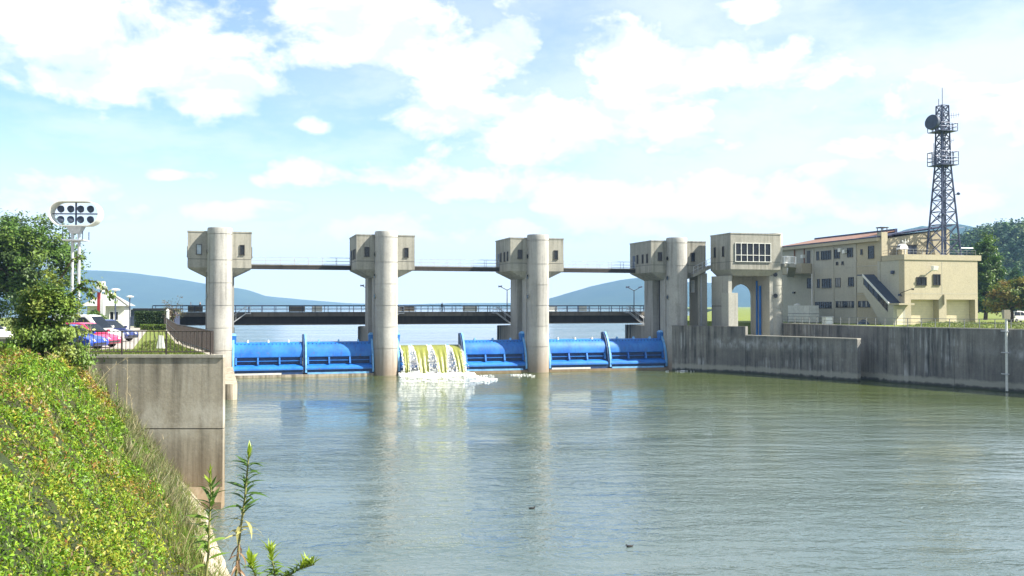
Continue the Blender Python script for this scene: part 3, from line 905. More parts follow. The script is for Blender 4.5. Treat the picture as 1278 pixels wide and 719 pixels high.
PIER_LABELS = ['round concrete pier tower standing beside the fenced grassy bank',
               'round concrete pier tower beside the green waterfall',
               'round concrete pier tower between two blue gates, its shaft rising clear of the waterfall',
               'round concrete pier tower at the head of the high dark guide wall']
for k in range(4):
    u0 = k * SPAN
    p = thing('weir_pier', PIER_LABELS[k], 'pier', A(u0, 0), TH, 'pier towers of the weir')
    prof = [(1.66, -1.5)]
    for zj in (3.85, 6.95, 10.05, 13.15, 16.3, 19.9):
        prof += [(1.66, zj - 0.05), (1.60, zj - 0.045), (1.60, zj + 0.045), (1.66, zj + 0.05)]
    prof += [(1.66, 20.62), (1.60, 20.8)]
    sh = MB().lathe(prof, 40).build('tower_shaft', M['pier'], p, smooth=35)
    for zz in (17.5, 14.4, 11.4):
        a = R(188)
        c = Vector((math.cos(a) * 1.62, math.sin(a) * 1.62, zz)); d = Vector((math.cos(a), math.sin(a), 0))
        ph = MB().tube(c, c + d * 0.12, 0.40, 16).build('porthole', M['house'], p, smooth=40)
        MB().tube(c + d * 0.122, c + d * 0.14, 0.31, 16).build('pane', M['glass'], ph)
    b = MB().box(-1.7, 1.7, 0.6, 2.5, -1.5, 15.2).build('front_column', M['pier'], p)
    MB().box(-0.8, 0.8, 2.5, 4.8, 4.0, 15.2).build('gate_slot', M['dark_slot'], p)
    MB().box(-1.95, 1.95, 4.8, 8.1, -1.5, 15.2).build('rear_column', M['pier'], p)
    # upstream nose that carries the bridge
    poly = [(-1.95, 2.51), (1.95, 2.51), (1.95, 16)] + [(1.95 * math.cos(t), 16 + 2.0 * math.sin(t)) for t in [PI * i / 10 for i in range(1, 10)]] + [(-1.95, 16)]
    MB().prism([(x, y) for x, y in poly], lambda q, t: (q[0], q[1], t), -1.5, 3.9).build('pier_base', M['pier'], p)
    poly = [(-1.9, 8.11), (1.9, 8.11), (1.9, 16)] + [(1.9 * math.cos(t), 16 + 1.95 * math.sin(t)) for t in [PI * i / 10 for i in range(1, 10)]] + [(-1.9, 16)]
    MB().prism(poly, lambda q, t: (q[0], q[1], t), 3.904, 6.75).build('nose', M['pier'], p)
    for sgn in (-1, 1):
        MB().box(min(sgn * 1.9, sgn * 2.06), max(sgn * 1.9, sgn * 2.06), 15.2, 15.9, 2, 6.7).build('stop_log_guide', M['black_steel'], p)
        MB().box(min(sgn * 1.9, sgn * 1.96), max(sgn * 1.9, sgn * 1.96), 13.9, 14.2, 2, 6.7).build('guide_strip', M['black_steel'], p)
    # gate house
    ur = 5.3 if k == 3 else 4.25
    h = MB().box(-4.25, ur, 0.35, 8.7, 16.52, 20.2).build('gatehouse', M['house'], p)
    MB().box(-4.22, ur - 0.03, 0.38, 8.67, 16.46, 16.52).build('joint', M['dark_slot'], h)
    MB().box(-4.25, ur, 0.35, 8.7, 15.3, 16.46).build('lower_band', M['house'], h)
    MB().hexa([(-1.95, 1.1, 14.15), (1.95, 1.1, 14.15), (1.95, 8.1, 14.15), (-1.95, 8.1, 14.15)],
              [(-4.22, 0.38, 15.3), (ur - 0.03, 0.38, 15.3), (ur - 0.03, 8.67, 15.3), (-4.22, 8.67, 15.3)]).build('flared_base', M['house'], h)
    MB().box(-4.31, ur + 0.06, 0.29, 8.76, 20.2, 20.38).build('coping', M['house'], h)
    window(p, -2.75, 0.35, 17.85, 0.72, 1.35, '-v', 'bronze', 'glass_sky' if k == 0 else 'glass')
    window(p, 3.0, 0.35, 17.85, 0.66, 1.35, '-v', 'bronze')
    for vv in (5.55, 3.5, 1.75):
        window(p, -4.25, vv, 17.6, 0.5, 1.4, '-u', 'bronze')
        window(p, ur, vv, 17.6, 0.5, 1.4, '+u', 'bronze')
    for sx, fx in ((-4.25, -1), (ur, 1)):
        dr = MB().box(min(sx, sx + fx * .06), max(sx, sx + fx * .06), 6.55, 7.5, 16.15, 18.2).build('door', M['rail_navy'], p)
        MB().box(min(sx + fx * .06, sx + fx * .12), max(sx + fx * .06, sx + fx * .12), 6.7, 6.75, 17.0, 17.25).build('handle', M['galv'], dr)

# catwalks between the gate houses
CW = ['high catwalk from the bank side pier tower to the waterfall pier tower', 'high catwalk spanning directly above the waterfall', 'high catwalk reaching the pier tower beside the lock house']
for k in range(3):
    L = SPAN - 8.5 - 0.12 - (0 if k < 2 else 0)
    c = thing('catwalk', CW[k], 'catwalk', A(k * SPAN + 4.31, 7.0, 0), TH, 'catwalks between the gate houses')
    MB().box(0, L, -0.65, 0.65, 15.93, 16.1).build('deck', M['deck'], c)
    for s in (-1, 1):
        MB().box(0, L, min(s * .45, s * .60), max(s * .45, s * .60), 15.42, 15.93).build('beam', M['girder'], c)
        railing(c, (0.05, s * 0.6, 16.1), (L - 0.05, s * 0.6, 16.1), 1.1, 2.05, 'galv', (1.0, 0.55, 0.15), 0.03, 0.022)

# blue gates ------------------------------------------------------------
PROF = [(2.35, 4.62), (2.3, 4.86), (1.85, 4.84), (1.45, 4.66), (1.08, 4.33), (0.80, 3.86), (0.66, 3.35), (0.62, 2.80), (0.70, 2.72), (1.05, 2.70)]
GATE_LABEL = {(0, 0): 'blue flap gate next to the bank side pier tower', (0, 1): 'blue flap gate sharing its span with the gate by the bank, against the waterfall pier',
              (1, 0): 'lowered blue flap gate with water pouring over it', (1, 1): 'raised blue flap gate right beside the falling water',
              (2, 0): 'blue flap gate in the span without waterfall nearest the lock, away from the guide wall', (2, 1): 'blue flap gate ending at the high dark guide wall'}
def gate(k, half):
    u0 = k * SPAN + (2.0 if half == 0 else 11.86)
    w = 9.36
    low = (k, half) == (1, 0)
    dz = -0.85 if low else 0.0
    g = thing('flap_gate', GATE_LABEL[(k, half)], 'gate', A(u0, 0), TH, 'blue gates of the weir')
    pr = [(v + (0.5 if low else 0), z + dz) for v, z in PROF]
    back = [(3.0, 2.6 + dz), (3.0, 4.4 + dz)]
    MB().prism(pr + back, lambda q, t: (t, q[0], q[1]), 0, w).build('skin_plate', M['blue'], g, smooth=40)
    if not low:
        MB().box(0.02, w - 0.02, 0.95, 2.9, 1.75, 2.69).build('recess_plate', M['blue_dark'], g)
        for i in range(4):
            x = 0.25 + (w - 0.5) * i / 3
            MB().hexa([(x - .11, 0.28, 1.78), (x + .11, 0.28, 1.78), (x + .11, 0.94, 1.78), (x - .11, 0.94, 1.78)],
                      [(x - .11, 0.60, 2.74), (x + .11, 0.60, 2.74), (x + .11, 0.94, 2.69), (x - .11, 0.94, 2.69)]).build('rib', M['blue'], g)
        MB().box(0.02, w - 0.02, 0.62, 0.94, 2.18, 2.28).build('stiffener', M['blue'], g)
    MB().prism([(2.9, 1.72), (0.75, 1.70), (0.15, 1.48), (-0.20, 1.18), (-0.22, 0.98), (2.9, 0.98)], lambda q, t: (t, q[0], q[1]), 0, w).build('apron', M['blue'], g)
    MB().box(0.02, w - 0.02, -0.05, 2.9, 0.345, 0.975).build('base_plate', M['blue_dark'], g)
    ln = w * (0.68 if half == 0 else 0.94)
    MB().box(0.1, ln, -0.42, -0.29, 0.36, 0.60).build('sill_rail', M['white_dull'] if half == 0 else M['blue_light'], g)
    for i in range(3):
        x = w * (0.2 + 0.3 * i)
        MB().hexa([(x - .13, 1.75, 4.80 + dz), (x + .13, 1.75, 4.80 + dz), (x + .13, 2.35, 4.80 + dz), (x - .13, 2.35, 4.80 + dz)],
                  [(x - .08, 1.8, 5.16 + dz), (x + .08, 1.8, 5.16 + dz), (x + .08, 2.2, 5.16 + dz), (x - .08, 2.2, 5.16 + dz)]).build('flow_splitter', M['white_dull'] if half == 0 and not low else M['blue_light'], g)
    if not low:
        for i in range(17):
            x = 0.4 + (w - 0.8) * i / 16
            MB().box(x - .05, x + .05, 1.30, 1.44, 4.50, 4.68).build('bolt_cleat', M['blue_dark'], g)
    return g
FIN = [(3.0, 5.85), (2.2, 5.95), (1.5, 5.3), (0.95, 4.5), (0.5, 3.6), (0.16, 2.6), (-0.04, 1.6), (-0.08, 0.55), (0.45, 0.5), (0.7, 1.6), (1.2, 2.6), (3.0, 2.6)]
RIM = [(2.2, 5.95), (1.5, 5.3), (0.95, 4.5), (0.5, 3.6), (0.16, 2.6), (-0.04, 1.6), (-0.08, 0.55)]
FINL = ['blue steel divider fin between the two gates nearest the bank', 'blue steel divider fin at the edge of the waterfall', 'blue steel divider fin between the two gates nearest the guide wall']
SILLL = ['low concrete sill under the gates nearest the bank', 'low concrete sill awash under the waterfall span', 'low concrete sill under the gates nearest the guide wall']
for k in range(3):
    for half in (0, 1):
        gate(k, half)
    tag(MB().box(1.7, SPAN - 1.7, -0.46, 3.1, -1.5, 0.34).build('gate_sill', M['revet'] if k == 0 else M['left_wall'], None, A(k * SPAN, 0), TH), SILLL[k], 'sill', 'sills under the gates')
    f = thing('gate_fin', FINL[k], 'steel fin', A(k * SPAN + 11.61, 0), TH, 'divider fins between gate leaves')
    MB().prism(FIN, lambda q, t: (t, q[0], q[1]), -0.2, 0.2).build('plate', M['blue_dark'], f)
    rim = MB()
    for i in range(len(RIM) - 1):
        (a, b_), (c, d) = RIM[i], RIM[i + 1]
        rim.hexa([(.06, a - .12, b_ + .02), (.30, a - .12, b_ + .02), (.30, a, b_), (.06, a, b_)], [(.06, c - .12, d + .02), (.30, c - .12, d + .02), (.30, c, d), (.06, c, d)])
    rim.build('flange', M['blue_light'], f)
    for side in (0, 1):
        u0 = k * SPAN + (1.78 if side == 0 else SPAN - 1.78)
        lab = [['pale blue curved guide arm against the bank side pier tower', 'pale blue curved guide arm on the bank facing flank of the waterfall pier'],
               ['pale blue curved guide arm behind the edge of the waterfall', 'pale blue curved guide arm on the pier across the gate from the waterfall'],
               ['pale blue curved guide arm at the far pier foot of the last span', 'pale blue curved guide arm against the dark guide wall']][k][side]
        s = 1 if side == 0 else -1
        a = thing('sluice_guide', lab, 'guide arm', A(u0, 0), TH, 'curved guide arms at the piers')
        lo, hi = (0.0, 0.2) if side == 0 else (-0.2, 0.0)
        MB().prism(FIN, lambda q, t: (t, q[0] + 0.1, q[1] * 0.96), lo, hi).build('plate', M['pier'] if side else M['blue_dark'], a)
        r2 = MB()
        for i in range(len(RIM) - 1):
            (q0, z0), (q1, z1) = RIM[i], RIM[i + 1]
            z0 *= .96; z1 *= .96
            r2.hexa([(lo - .03, q0 - .20, z0), (hi + .03, q0 - .20, z0), (hi + .03, q0 + .1, z0), (lo - .03, q0 + .1, z0)], [(lo - .03, q1 - .20, z1), (hi + .03, q1 - .20, z1), (hi + .03, q1 + .1, z1), (lo - .03, q1 + .1, z1)])
        r2.build('flange', M['blue_light'], a)
        bx = MB().hexa([(lo - .25, 1.5, 4.75), (hi + .25, 1.5, 4.75), (hi + .25, 2.5, 4.75), (lo - .25, 2.5, 4.75)], [(lo - .32, 1.4, 5.8), (hi + .32, 1.4, 5.8), (hi + .32, 2.6, 5.8), (lo - .32, 2.6, 5.8)]).build('drive_box', M['blue'], a)
        MB().hexa([(lo - .32, 1.4, 5.803), (hi + .32, 1.4, 5.803), (hi + .32, 2.6, 5.803), (lo - .32, 2.6, 5.803)], [(lo - .1, 1.7, 6.1), (hi + .1, 1.7, 6.1), (hi + .1, 2.4, 6.1), (lo - .1, 2.4, 6.1)]).build('cap', M['blue_light'], bx)

# the waterfall over the lowered leaf ------------------------------------
u0 = SPAN + 2.0
wf = thing('waterfall', 'yellow green water pouring in curtains over the lowered gate', 'waterfall', A(u0, 0), TH)
W = 9.36
spl = [0.0] + [W * (0.2 + 0.3 * i) for i in range(3)] + [W]
def fall_pt(x, t, bulge=0.0):
    # t 0..1 down the fall
    if t < 0.12:
        f = t / 0.12
        return (x, 2.9 - 1.0 * f, 4.18 - 0.10 * f * f)
    f = (t - 0.12) / 0.88
    return (x, 1.9 - 4.1 * f + bulge, 4.08 - 0.5 * f - 3.9 * f * f)
foam_pts = []
for i in range(4):
    x0, x1 = spl[i] + (0.12 if i else 0.25), spl[i + 1] - (0.12 if i < 3 else 0.02)
    nxs, nts = 15, 26
    P = []
    for j in range(nts):
        t = j / (nts - 1)
        dr = max(0, t - 0.1) / 0.9
        c0 = x0 + (0.55 if i else 0.15) * dr ** 0.8 * 1.0
        c1 = x1 - (0.55 if i < 3 else -0.1) * dr ** 0.8
        for q in range(nxs):
            f = q / (nxs - 1)
            x = c0 + (c1 - c0) * f + 0.05 * dr * math.sin(q * 2.1 + i)
            P.append(fall_pt(x, t, 0.16 * dr * math.sin(f * PI * 5 + i * 2) + 0.06 * random.uniform(-1, 1) * dr))
        for xx in (c0, c1):
            foam_pts.append((xx, t))
    idx = np.arange(nxs * nts).reshape(nts, nxs)
    F = np.stack([idx[:-1, :-1], idx[:-1, 1:], idx[1:, 1:], idx[1:, :-1]], -1).reshape(-1, 4)
    put('water_curtain', np_mesh('water_curtain', P, F, M['fall'], smooth=True), wf)
# spray: white droplets along curtain edges, in the gaps and at the foot
cs, rs = [], []
for (x, t) in foam_pts:
    if t < 0.05: continue
    for _ in range(int(4 + 7 * t)):
        p = fall_pt(x + random.gauss(0, 0.05 + 0.05 * t), t + random.uniform(-.02, .02))
        cs.append((p[0], p[1] - 0.02 + random.gauss(0, .05), p[2] + random.gauss(0, .05))); rs.append(random.uniform(.022, .06))
for xg in spl[1:4] + [W + 0.02]:
    for _ in range(520):
        t = random.random() ** 0.7
        p = fall_pt(xg + random.gauss(0, 0.14 + 0.16 * t), t)
        cs.append((p[0], p[1] + 0.35 * random.random(), p[2])); rs.append(random.uniform(.015, .045))
def drops(name, cs, rs, m, parent=None, loc=(0, 0, 0), rz=0.0, flat=1.0):
    cs = np.array(cs); rs = np.array(rs); n = len(cs); k = len(IV1)
    P = IV1[None] * (rs[:, None, None] * (0.75 + 0.5 * rng.random((n, k, 1)))) * np.array([1, 1, flat]) + cs[:, None, :]
    F = (IF1[None] + (np.arange(n) * k)[:, None, None]).reshape(-1, 3)
    return put(name, np_mesh(name, P.reshape(-1, 3), F, m), parent, loc, rz)
tag(drops('spray', cs, rs, M['foam'], wf, flat=1.7), kind='stuff')
cs, rs = [], []
for _ in range(6500):
    x = random.uniform(-0.5, W + 1.2); v = -1.7 - abs(random.gauss(0, 1.25)) - 0.5 * math.sin(x * 1.3)
    near = math.exp(-((v + 2.1) / 0.9) ** 2)
    if vnoise(np.array([x * 1.1]), np.array([v * 1.6]), 41, 3)[0] + 0.5 * near < 0.52: continue
    boil = vnoise(np.array([x * 2.2]), np.array([v]), 63, 2)[0]
    cs.append((x, v, random.random() ** 2 * (0.06 + 0.75 * near * boil))); rs.append(random.uniform(.03, .11))
for _ in range(9000):    # foam streaming away downstream
    a = random.uniform(-0.6, W + 1.0); f = random.random() ** 1.5; v = -2.5 - 13 * f
    a += 1.6 * f
    if vnoise(np.array([a * 0.7]), np.array([v * 0.35]), 29, 3)[0] < 0.40 + 0.24 * f + (0.12 if a > W + 1 else 0): continue
    cs.append((a, v, 0.005)); rs.append(random.uniform(.04, .13))
for _ in range(1500):   # drifting patches of foam downstream
    a = random.uniform(0, 20) ; v = -3.0 - abs(random.gauss(0, 2.2)) - 0.03 * a
    if vnoise(np.array([a * 0.45]), np.array([v * 2.2]), 91, 3)[0] < 0.62: continue
    cs.append((a - 1.5 + random.gauss(0, .2), v, 0.004)); rs.append(random.uniform(.03, .08))
for _ in range(900):
    a = random.uniform(40, 47.5); v = -2.2 - abs(random.gauss(0, 0.5)) - (a - 40) * 0.3
    if vnoise(np.array([a * 0.9]), np.array([v * 2.2]), 17, 3)[0] < 0.53: continue
    cs.append((a, v, 0.01)); rs.append(random.uniform(.04, .10))
tag(drops('foam', cs, rs, M['foam'], None, A(u0, 0), TH, flat=0.5), 'white foam churning on the river below the waterfall', 'foam', kind='stuff')

# abutment closing the gap beside the first pier, apron wall with a rounded end
ab = thing('abutment_wall', 'low concrete wall closing the gap between bank and first pier', 'wall', A(-6.4, 0), TH)
MB().box(0, 4.6, 2.0, 3.2, -2, 5.0).build('wall_panel', M['pier'], ab)
MB().box(-0.05, 4.5, 1.95, 3.25, 5.003, 5.12).build('coping', M['coping'], ab)
pw = thing('apron_wall', 'low concrete spur with rounded end running out from the first pier', 'wall', (-30.2, 103.2, 0), 0)
tip, root_ = Vector((0, 0)), Vector((A(1.0, -1.9)[0] + 30.2, A(1.0, -1.9)[1] - 103.2))
d = (root_ - tip).normalized(); nn = Vector((-d.y, d.x))
poly = [root_ - nn * 0.75, root_ + nn * 0.75] + [tip + nn * 0.75 * math.cos(t) - d * 0.75 * math.sin(t) for t in [PI * i / 8 for i in range(9)]]
MB().prism([(p.x, p.y) for p in poly], lambda q, t: (q[0], q[1], t), -1.5, 1.55).build('spur', M['revet'], pw)
MB().prism([(p.x * 1.0, p.y) for p in poly], lambda q, t: (q[0] * 0.995, q[1], t), 1.553, 1.68).build('coping', M['revet'], pw)

# ------------------------------------------------------------------ service bridge upstream
br = thing('service_bridge', 'long dark footbridge with navy railing running behind the pier towers', 'bridge', A(0, 0), TH)
UA, UB = -9.5, 74.5
for i in range(5):
    a, b_ = [(UA, -0.03), (0.0, 23.10), (23.13, 46.23), (46.26, 69.36), (69.39, UB)][i]
    MB().box(a, b_, 11.2, 17.0, 8.52, 8.86).build('deck', M['deck'], br)
    MB().box(a, b_, 11.0, 11.19, 8.40, 9.05).build('fascia', M['deck'], br)
    for v in (11.9, 16.0):
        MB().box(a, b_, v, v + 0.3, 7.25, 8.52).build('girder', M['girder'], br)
        MB().box(a, b_, v - 0.2, v + 0.5, 7.08, 7.247).build('flange', M['deck'], br)
railing(br, (UA, 11.1, 9.05), (UB, 11.1, 9.05), 0.95, 1.95, 'rail_navy', (0.0, 0.55), 0.045, 0.03)
railing(br, (UA, 16.9, 8.86), (UB, 16.9, 8.86), 1.10, 1.95, 'rail_navy', (0.1, 0.55), 0.045, 0.03)
for v in (11.1, 16.9):
    MB().box(UA, UB, v - 0.07, v + 0.07, 9.98 if v < 12 else 9.96, 10.12 if v < 12 else 10.10).build('handrail', M['rail_navy'], br)
for a, b_ in [(-4.6, -2.5), (26.0, 29.4), (37.2, 39.6), (47.6, 50.4), (51.6, 53.2), (57, 58.4), (13.5, 15), (10, 12.4)]:
    MB().box(a, b_, 11.16, 11.2, 9.12, 9.95).build('panel', M['white_dull'] if int(a) % 2 else M['deck'], br)
tag(MB().box(-12, -6.25, 10.6, 17.4, 4, 7.06).build('bridge_abutment', M['pier'], None, A(0, 0), TH), 'concrete abutment carrying the bank end of the footbridge', 'abutment')

# forked lamp posts on the bridge above each nose
LL = ['forked lamp post on the footbridge behind the waterfall pier tower', 'forked lamp post on the footbridge between the waterfall and the guide wall', 'forked lamp post on the footbridge nearest the lock house']
for k in (1, 2, 3):
    lp = thing('street_lamp', LL[k - 1], 'street lamp', A(k * SPAN - 0.1, 16.6, 8.86), TH, 'forked lamps on the footbridge')
    MB().tube((0, 0, 0), (0, 0, 3.9), 0.09, 8, 0.07).build('pole', M['black_steel'], lp)
    for s in (-1, 1):
        MB().tube((0, 0, 3.8), (s * 1.5, 0, 4.55), 0.06, 6).build('arm', M['black_steel'], lp)
        MB().hexa([(s * 1.2 - .3, -.12, 4.36 - .1), (s * 1.2 + .3, -.12, 4.36 + (.02)), (s * 1.2 + .3, .12, 4.36 + .02), (s * 1.2 - .3, .12, 4.26)],
                  [(s * 1.2 - .3, -.12, 4.5), (s * 1.2 + .3, -.12, 4.6), (s * 1.2 + .3, .12, 4.6), (s * 1.2 - .3, .12, 4.5)]).build('lamp_head', M['galv_dark'], lp)

# stairs from the bridge down to the pier noses
SL = ['pale steel stair dropping from the footbridge to the bank side pier', 'pale steel stair dropping from the footbridge beside the waterfall pier', 'pale steel stair leaning down to the pier past the waterfall', 'pale steel stair leaning down to the pier beside the lock']
for k in range(4):
    s = 1 if k < 2 else -1
    st = thing('access_stair', SL[k], 'stair', A(k * SPAN, 10.4), TH, 'stairs from footbridge to piers')
    x0, x1 = s * 3.6, s * 0.9
    MB().box(min(s * 4.4, x0), max(s * 4.4, x0), -0.5, 0.55, 8.80, 8.9).build('landing', M['galv'], st)
    for v in (-0.45, 0.4):
        MB().tube((x0, v, 8.82), (x1, v, 6.85), 0.09, 4).build('stringer', M['galv'], st)
        MB().tube((x0, v, 9.85), (x1, v, 7.9), 0.05, 6).build('handrail', M['galv'], st)
        for f in (0, 0.5, 1):
            MB().box(x0 + (x1 - x0) * f - .03, x0 + (x1 - x0) * f + .03, v - .03, v + .03, 8.82 - 1.97 * f, 9.85 - 1.95 * f).build('post', M['galv'], st)
    for i in range(9):
        f = (i + .5) / 9
        MB().box(x0 + (x1 - x0) * f - .13, x0 + (x1 - x0) * f + .13, -0.4, 0.36, 8.80 - 1.97 * f, 8.84 - 1.97 * f).build('tread', M['galv'], st)
    railing(st, (s * 4.35, -0.45, 8.9), (x0, -0.45, 8.9), 1.0, 0.8, 'galv', (1.0, 0.5), 0.03, 0.03)

# ================================================================== LOCK HOUSE
lk = thing('lock_house', 'concrete lock house on tall legs with a wide white framed window', 'building', A(75.1, -6.9), TH)
MB().box(0, 8.7, 0, 6.4, 16.85, 21.08).build('upper_wall', M['house'], lk)
MB().box(0.02, 8.68, 0.02, 6.38, 16.79, 16.85).build('joint', M['dark_slot'], lk)
MB().box(0, 8.7, 0, 6.4, 15.65, 16.79).build('lower_band', M['house'], lk)
MB().box(-0.07, 8.77, -0.07, 6.47, 21.083, 21.27).build('coping', M['house'], lk)
MB().hexa([(0.9, 0.95, 14.7), (7.35, 0.95, 14.7), (7.35, 6.0, 14.7), (0.9, 6.0, 14.7)], [(0.03, 0.03, 15.647), (8.67, 0.03, 15.647), (8.67, 6.37, 15.647), (0.03, 6.37, 15.647)]).build('flared_base', M['lock'], lk)
for i in range(7):
    x = 1.6 + 0.9 * i
    MB().hexa([(x - .08, 0.98, 14.6), (x + .08, 0.98, 14.6), (x + .08, 1.2, 14.6), (x - .08, 1.2, 14.6)], [(x - .08, 0.08, 15.6), (x + .08, 0.08, 15.6), (x + .08, 0.8, 15.64), (x - .08, 0.8, 15.64)]).build('bracket', M['lock'], lk)
window(lk, 3.85, 0, 18.3, 6.2, 2.85, '-v', 'white_dull', 'glass', 6, 2, 0.085, 0.16)
for y in (4.9, 2.2):
    window(lk, 0, y, 18.5, 0.55, 1.55, '-u', 'bronze')
window(lk, 8.7, 4.0, 18.5, 0.55, 1.55, '+u', 'bronze')
MB().box(0.1, 0.72, 0.9, 6.3, -1.5, 14.7).build('left_leg', M['lock'], lk)
MB().box(0.03, 0.099, 0.9, 6.3, 9.95, 10.03).build('joint', M['dark_slot'], lk)
MB().box(-1.1, 0.5, -1.3, 0.88, -1.5, 12.0).build('buttress', M['lock'], lk)
MB().box(7.3, 8.5, 0.9, 6.3, -1.5, 14.7).build('right_leg', M['lock'], lk)
prof = [(1.2, -1.5)]
for zj in (9.6, 13.2, 16.7):
    prof += [(1.2, zj - 0.05), (1.15, zj - .045), (1.15, zj + .045), (1.2, zj + .05)]
prof += [(1.2, 21.3), (1.15, 21.42)]
MB().lathe(prof, 32, (8.75, 1.8, 0)).build('stair_turret', M['lock'], lk, smooth=35)
for zz in (14.9, 11.6):
    a = R(243)
    c = Vector((8.75 + math.cos(a) * 1.17, 1.8 + math.sin(a) * 1.17, zz)); d = Vector((math.cos(a), math.sin(a), 0))
    ph = MB().tube(c, c + d * 0.12, 0.42, 16).build('porthole', M['lock'], lk, smooth=40)
    MB().tube(c + d * 0.122, c + d * 0.14, 0.34, 16).build('pane', M['glass'], ph)
# rear wall with an arched opening: solid pieces round the arch
ax, ar, az_, top = 5.35, 1.9, 11.6, 14.7
yb0, yb1 = 6.0, 6.6
MB().box(0.725, ax - ar, yb0, yb1, -1.5, top).build('arch_wall', M['lock'], lk)
MB().box(ax + ar, 7.297, yb0, yb1, -1.5, top).build('arch_wall', M['lock'], lk)
arc = [(ax + ar * math.cos(t), az_ + ar * math.sin(t)) for t in [PI * i / 20 for i in range(21)]]
for i in range(20):
    (x1, z1), (x0, z0) = arc[i], arc[i + 1]
    MB().hexa([(x0, yb0, z0), (x1, yb0, z1), (x1, yb1, z1), (x0, yb1, z0)], [(x0, yb0, top), (x1, yb0, top), (x1, yb1, top), (x0, yb1, top)]).build('arch_stone', M['lock'], lk)
MB().box(6.9, 7.15, 3.2, 3.5, 2, 13.2).build('blue_guide', M['blue'], lk)
MB().box(7.05, 7.28, 4.4, 4.62, 2, 14.0).build('blue_guide', M['blue'], lk)
lg = thing('lock_gate', 'blue steel lock gate closing the channel under the lock house', 'gate', A(75.1, -6.9), TH)
MB().box(0.73, 7.28, 4.9, 5.2, -1.5, 5.4).build('gate_plate', M['blue_dark'], lg)
for z in (1, 3, 5):
    MB().box(0.74, 7.27, 4.7, 4.9, z, z + 0.25).build('beam', M['blue'], lg)
# landing, rail and the inclined footbridge to the office balcony
fb_ = thing('link_walkway', 'pale railed walkway sloping from the lock house to the balcony', 'walkway', (0, 0, 0))
P0, P1, P2 = Vector(A(84.2, -6.5, 16.6)), Vector(A(87.0, -5.2, 16.6)), Vector(A(95.2, 8.2, 15.55))
for (p, q) in ((P0, P1), (P1, P2)):
    d = (q - p); n2 = Vector((-d.y, d.x, 0)).normalized() * 0.6
    MB().hexa([p - n2 - Vector((0, 0, .5)), q - n2 - Vector((0, 0, .5)), q + n2 - Vector((0, 0, .5)), p + n2 - Vector((0, 0, .5))], [p - n2, q - n2, q + n2, p + n2]).build('deck', M['house'], fb_)
    for s in (-1, 1):
        railing(fb_, p + n2 * s * .92, q + n2 * s * .92, 1.15, 1.5, 'white', (1.0, 0.15), 0.05, 0.05, bars=(0.22, 0.014))
# column and stair between the last pier and the lock house
lc = thing('link_column', 'grey concrete column and ramp between last pier tower and lock house', 'column', A(73.3, 0.0), TH)
MB().box(0.1, 1.75, 0.6, 3.6, -1.5, 15.25).build('column', M['lock'], lc)
MB().box(0.5, 0.75, 0.42, 0.598, 6, 15).build('drain_pipe', M['galv'], lc)
MB().hexa([(-1.5, -0.9, 14.55), (1.75, -0.9, 16.0), (1.75, 0.3, 16.0), (-1.5, 0.3, 14.55)], [(-1.5, -0.9, 15.05), (1.75, -0.9, 16.5), (1.75, 0.3, 16.5), (-1.5, 0.3, 15.05)]).build('ramp', M['house'], lc)
railing(lc, (-1.4, -0.85, 15.1), (1.7, -0.85, 16.5), 1.1, 0.8, 'galv', (1.0, 0.5), 0.035, 0.03)
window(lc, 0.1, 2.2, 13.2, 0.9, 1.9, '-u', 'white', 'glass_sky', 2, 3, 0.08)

# ================================================================== OFFICE BUILDING
B0 = (58.0, 142.0)
def B(s, t, z=7.2):
    return (B0[0] + s * CU - t * SU, B0[1] + s * SU + t * CU, z)
of = thing('control_office', 'cream stucco control building with garages and rust coloured roof', 'building', B(0, 0), TH)
def part(name, m, *boxes, parent=of):
    b = MB()
    for x in boxes: b.box(*x)
    return b.build(name, M[m], parent)
RZ = 1.25
part('front_pier', 'stucco', (0, 1.1, 0, RZ, 0, 3.75)); part('front_pier', 'stucco', (6.05, 7.4, 0, RZ, 0, 3.75)); part('front_pier', 'stucco', (12.6, 13.1, 0, RZ, 0, 3.75))
part('front_wall', 'stucco', (0, 13.1, 0, RZ, 3.753, 9.65))
part('block_wall', 'stucco2', (0, 13.1, RZ + .003, 5.497, 0, 9.65))
part('parapet', 'stucco', (-0.12, 13.7, -0.12, 5.49, 9.653, 10.45))
part('seam', 'stucco2', (0.02, 13.08, -0.02, -0.003, 4.6, 4.66)); part('seam', 'stucco2', (6.6, 6.66, -0.02, -0.003, 4.68, 9.64))
for a, b_ in ((1.1, 6.05), (7.4, 12.6)):
    d = MB()
    for i in range(15):
        z = 0.02 + i * 0.247
        d.hexa([(a + .02, RZ - .06, z), (b_ - .02, RZ - .06, z), (b_ - .02, RZ, z), (a + .02, RZ, z)], [(a + .02, RZ - .10, z + .23), (b_ - .02, RZ - .10, z + .23), (b_ - .02, RZ, z + .23), (a + .02, RZ, z + .23)])
    dr = d.build('garage_door', M['door'], of)
    MB().box((a + b_) / 2 - .15, (a + b_) / 2 + .15, RZ - .16, RZ - .11, 0.5, 0.58).build('handle', M['galv'], dr)
window(of, 2.95, 0, 6.5, 1.75, 1.2, '-v', 'bronze', 'glass', 2)
window(of, 5.65, 0, 6.75, 1.3, 1.6, '-v', 'bronze', 'glass', 2)
fl = MB().tube((4.0, -0.02, 7.6), (4.4, -0.9, 8.3), 0.09, 8).build('flood_lamp', M['galv'], of)
MB().hexa([(4.15, -1.15, 8.1), (4.95, -1.15, 8.1), (4.95, -.75, 8.0), (4.15, -.75, 8.0)], [(4.1, -1.3, 8.7), (5.0, -1.3, 8.7), (5.0, -.65, 8.75), (4.1, -.65, 8.75)]).build('lamp_head', M['white'], fl)
part('sign_board', 'stucco', (6.75, 7.0, -0.35, -0.003, 3.0, 4.5))
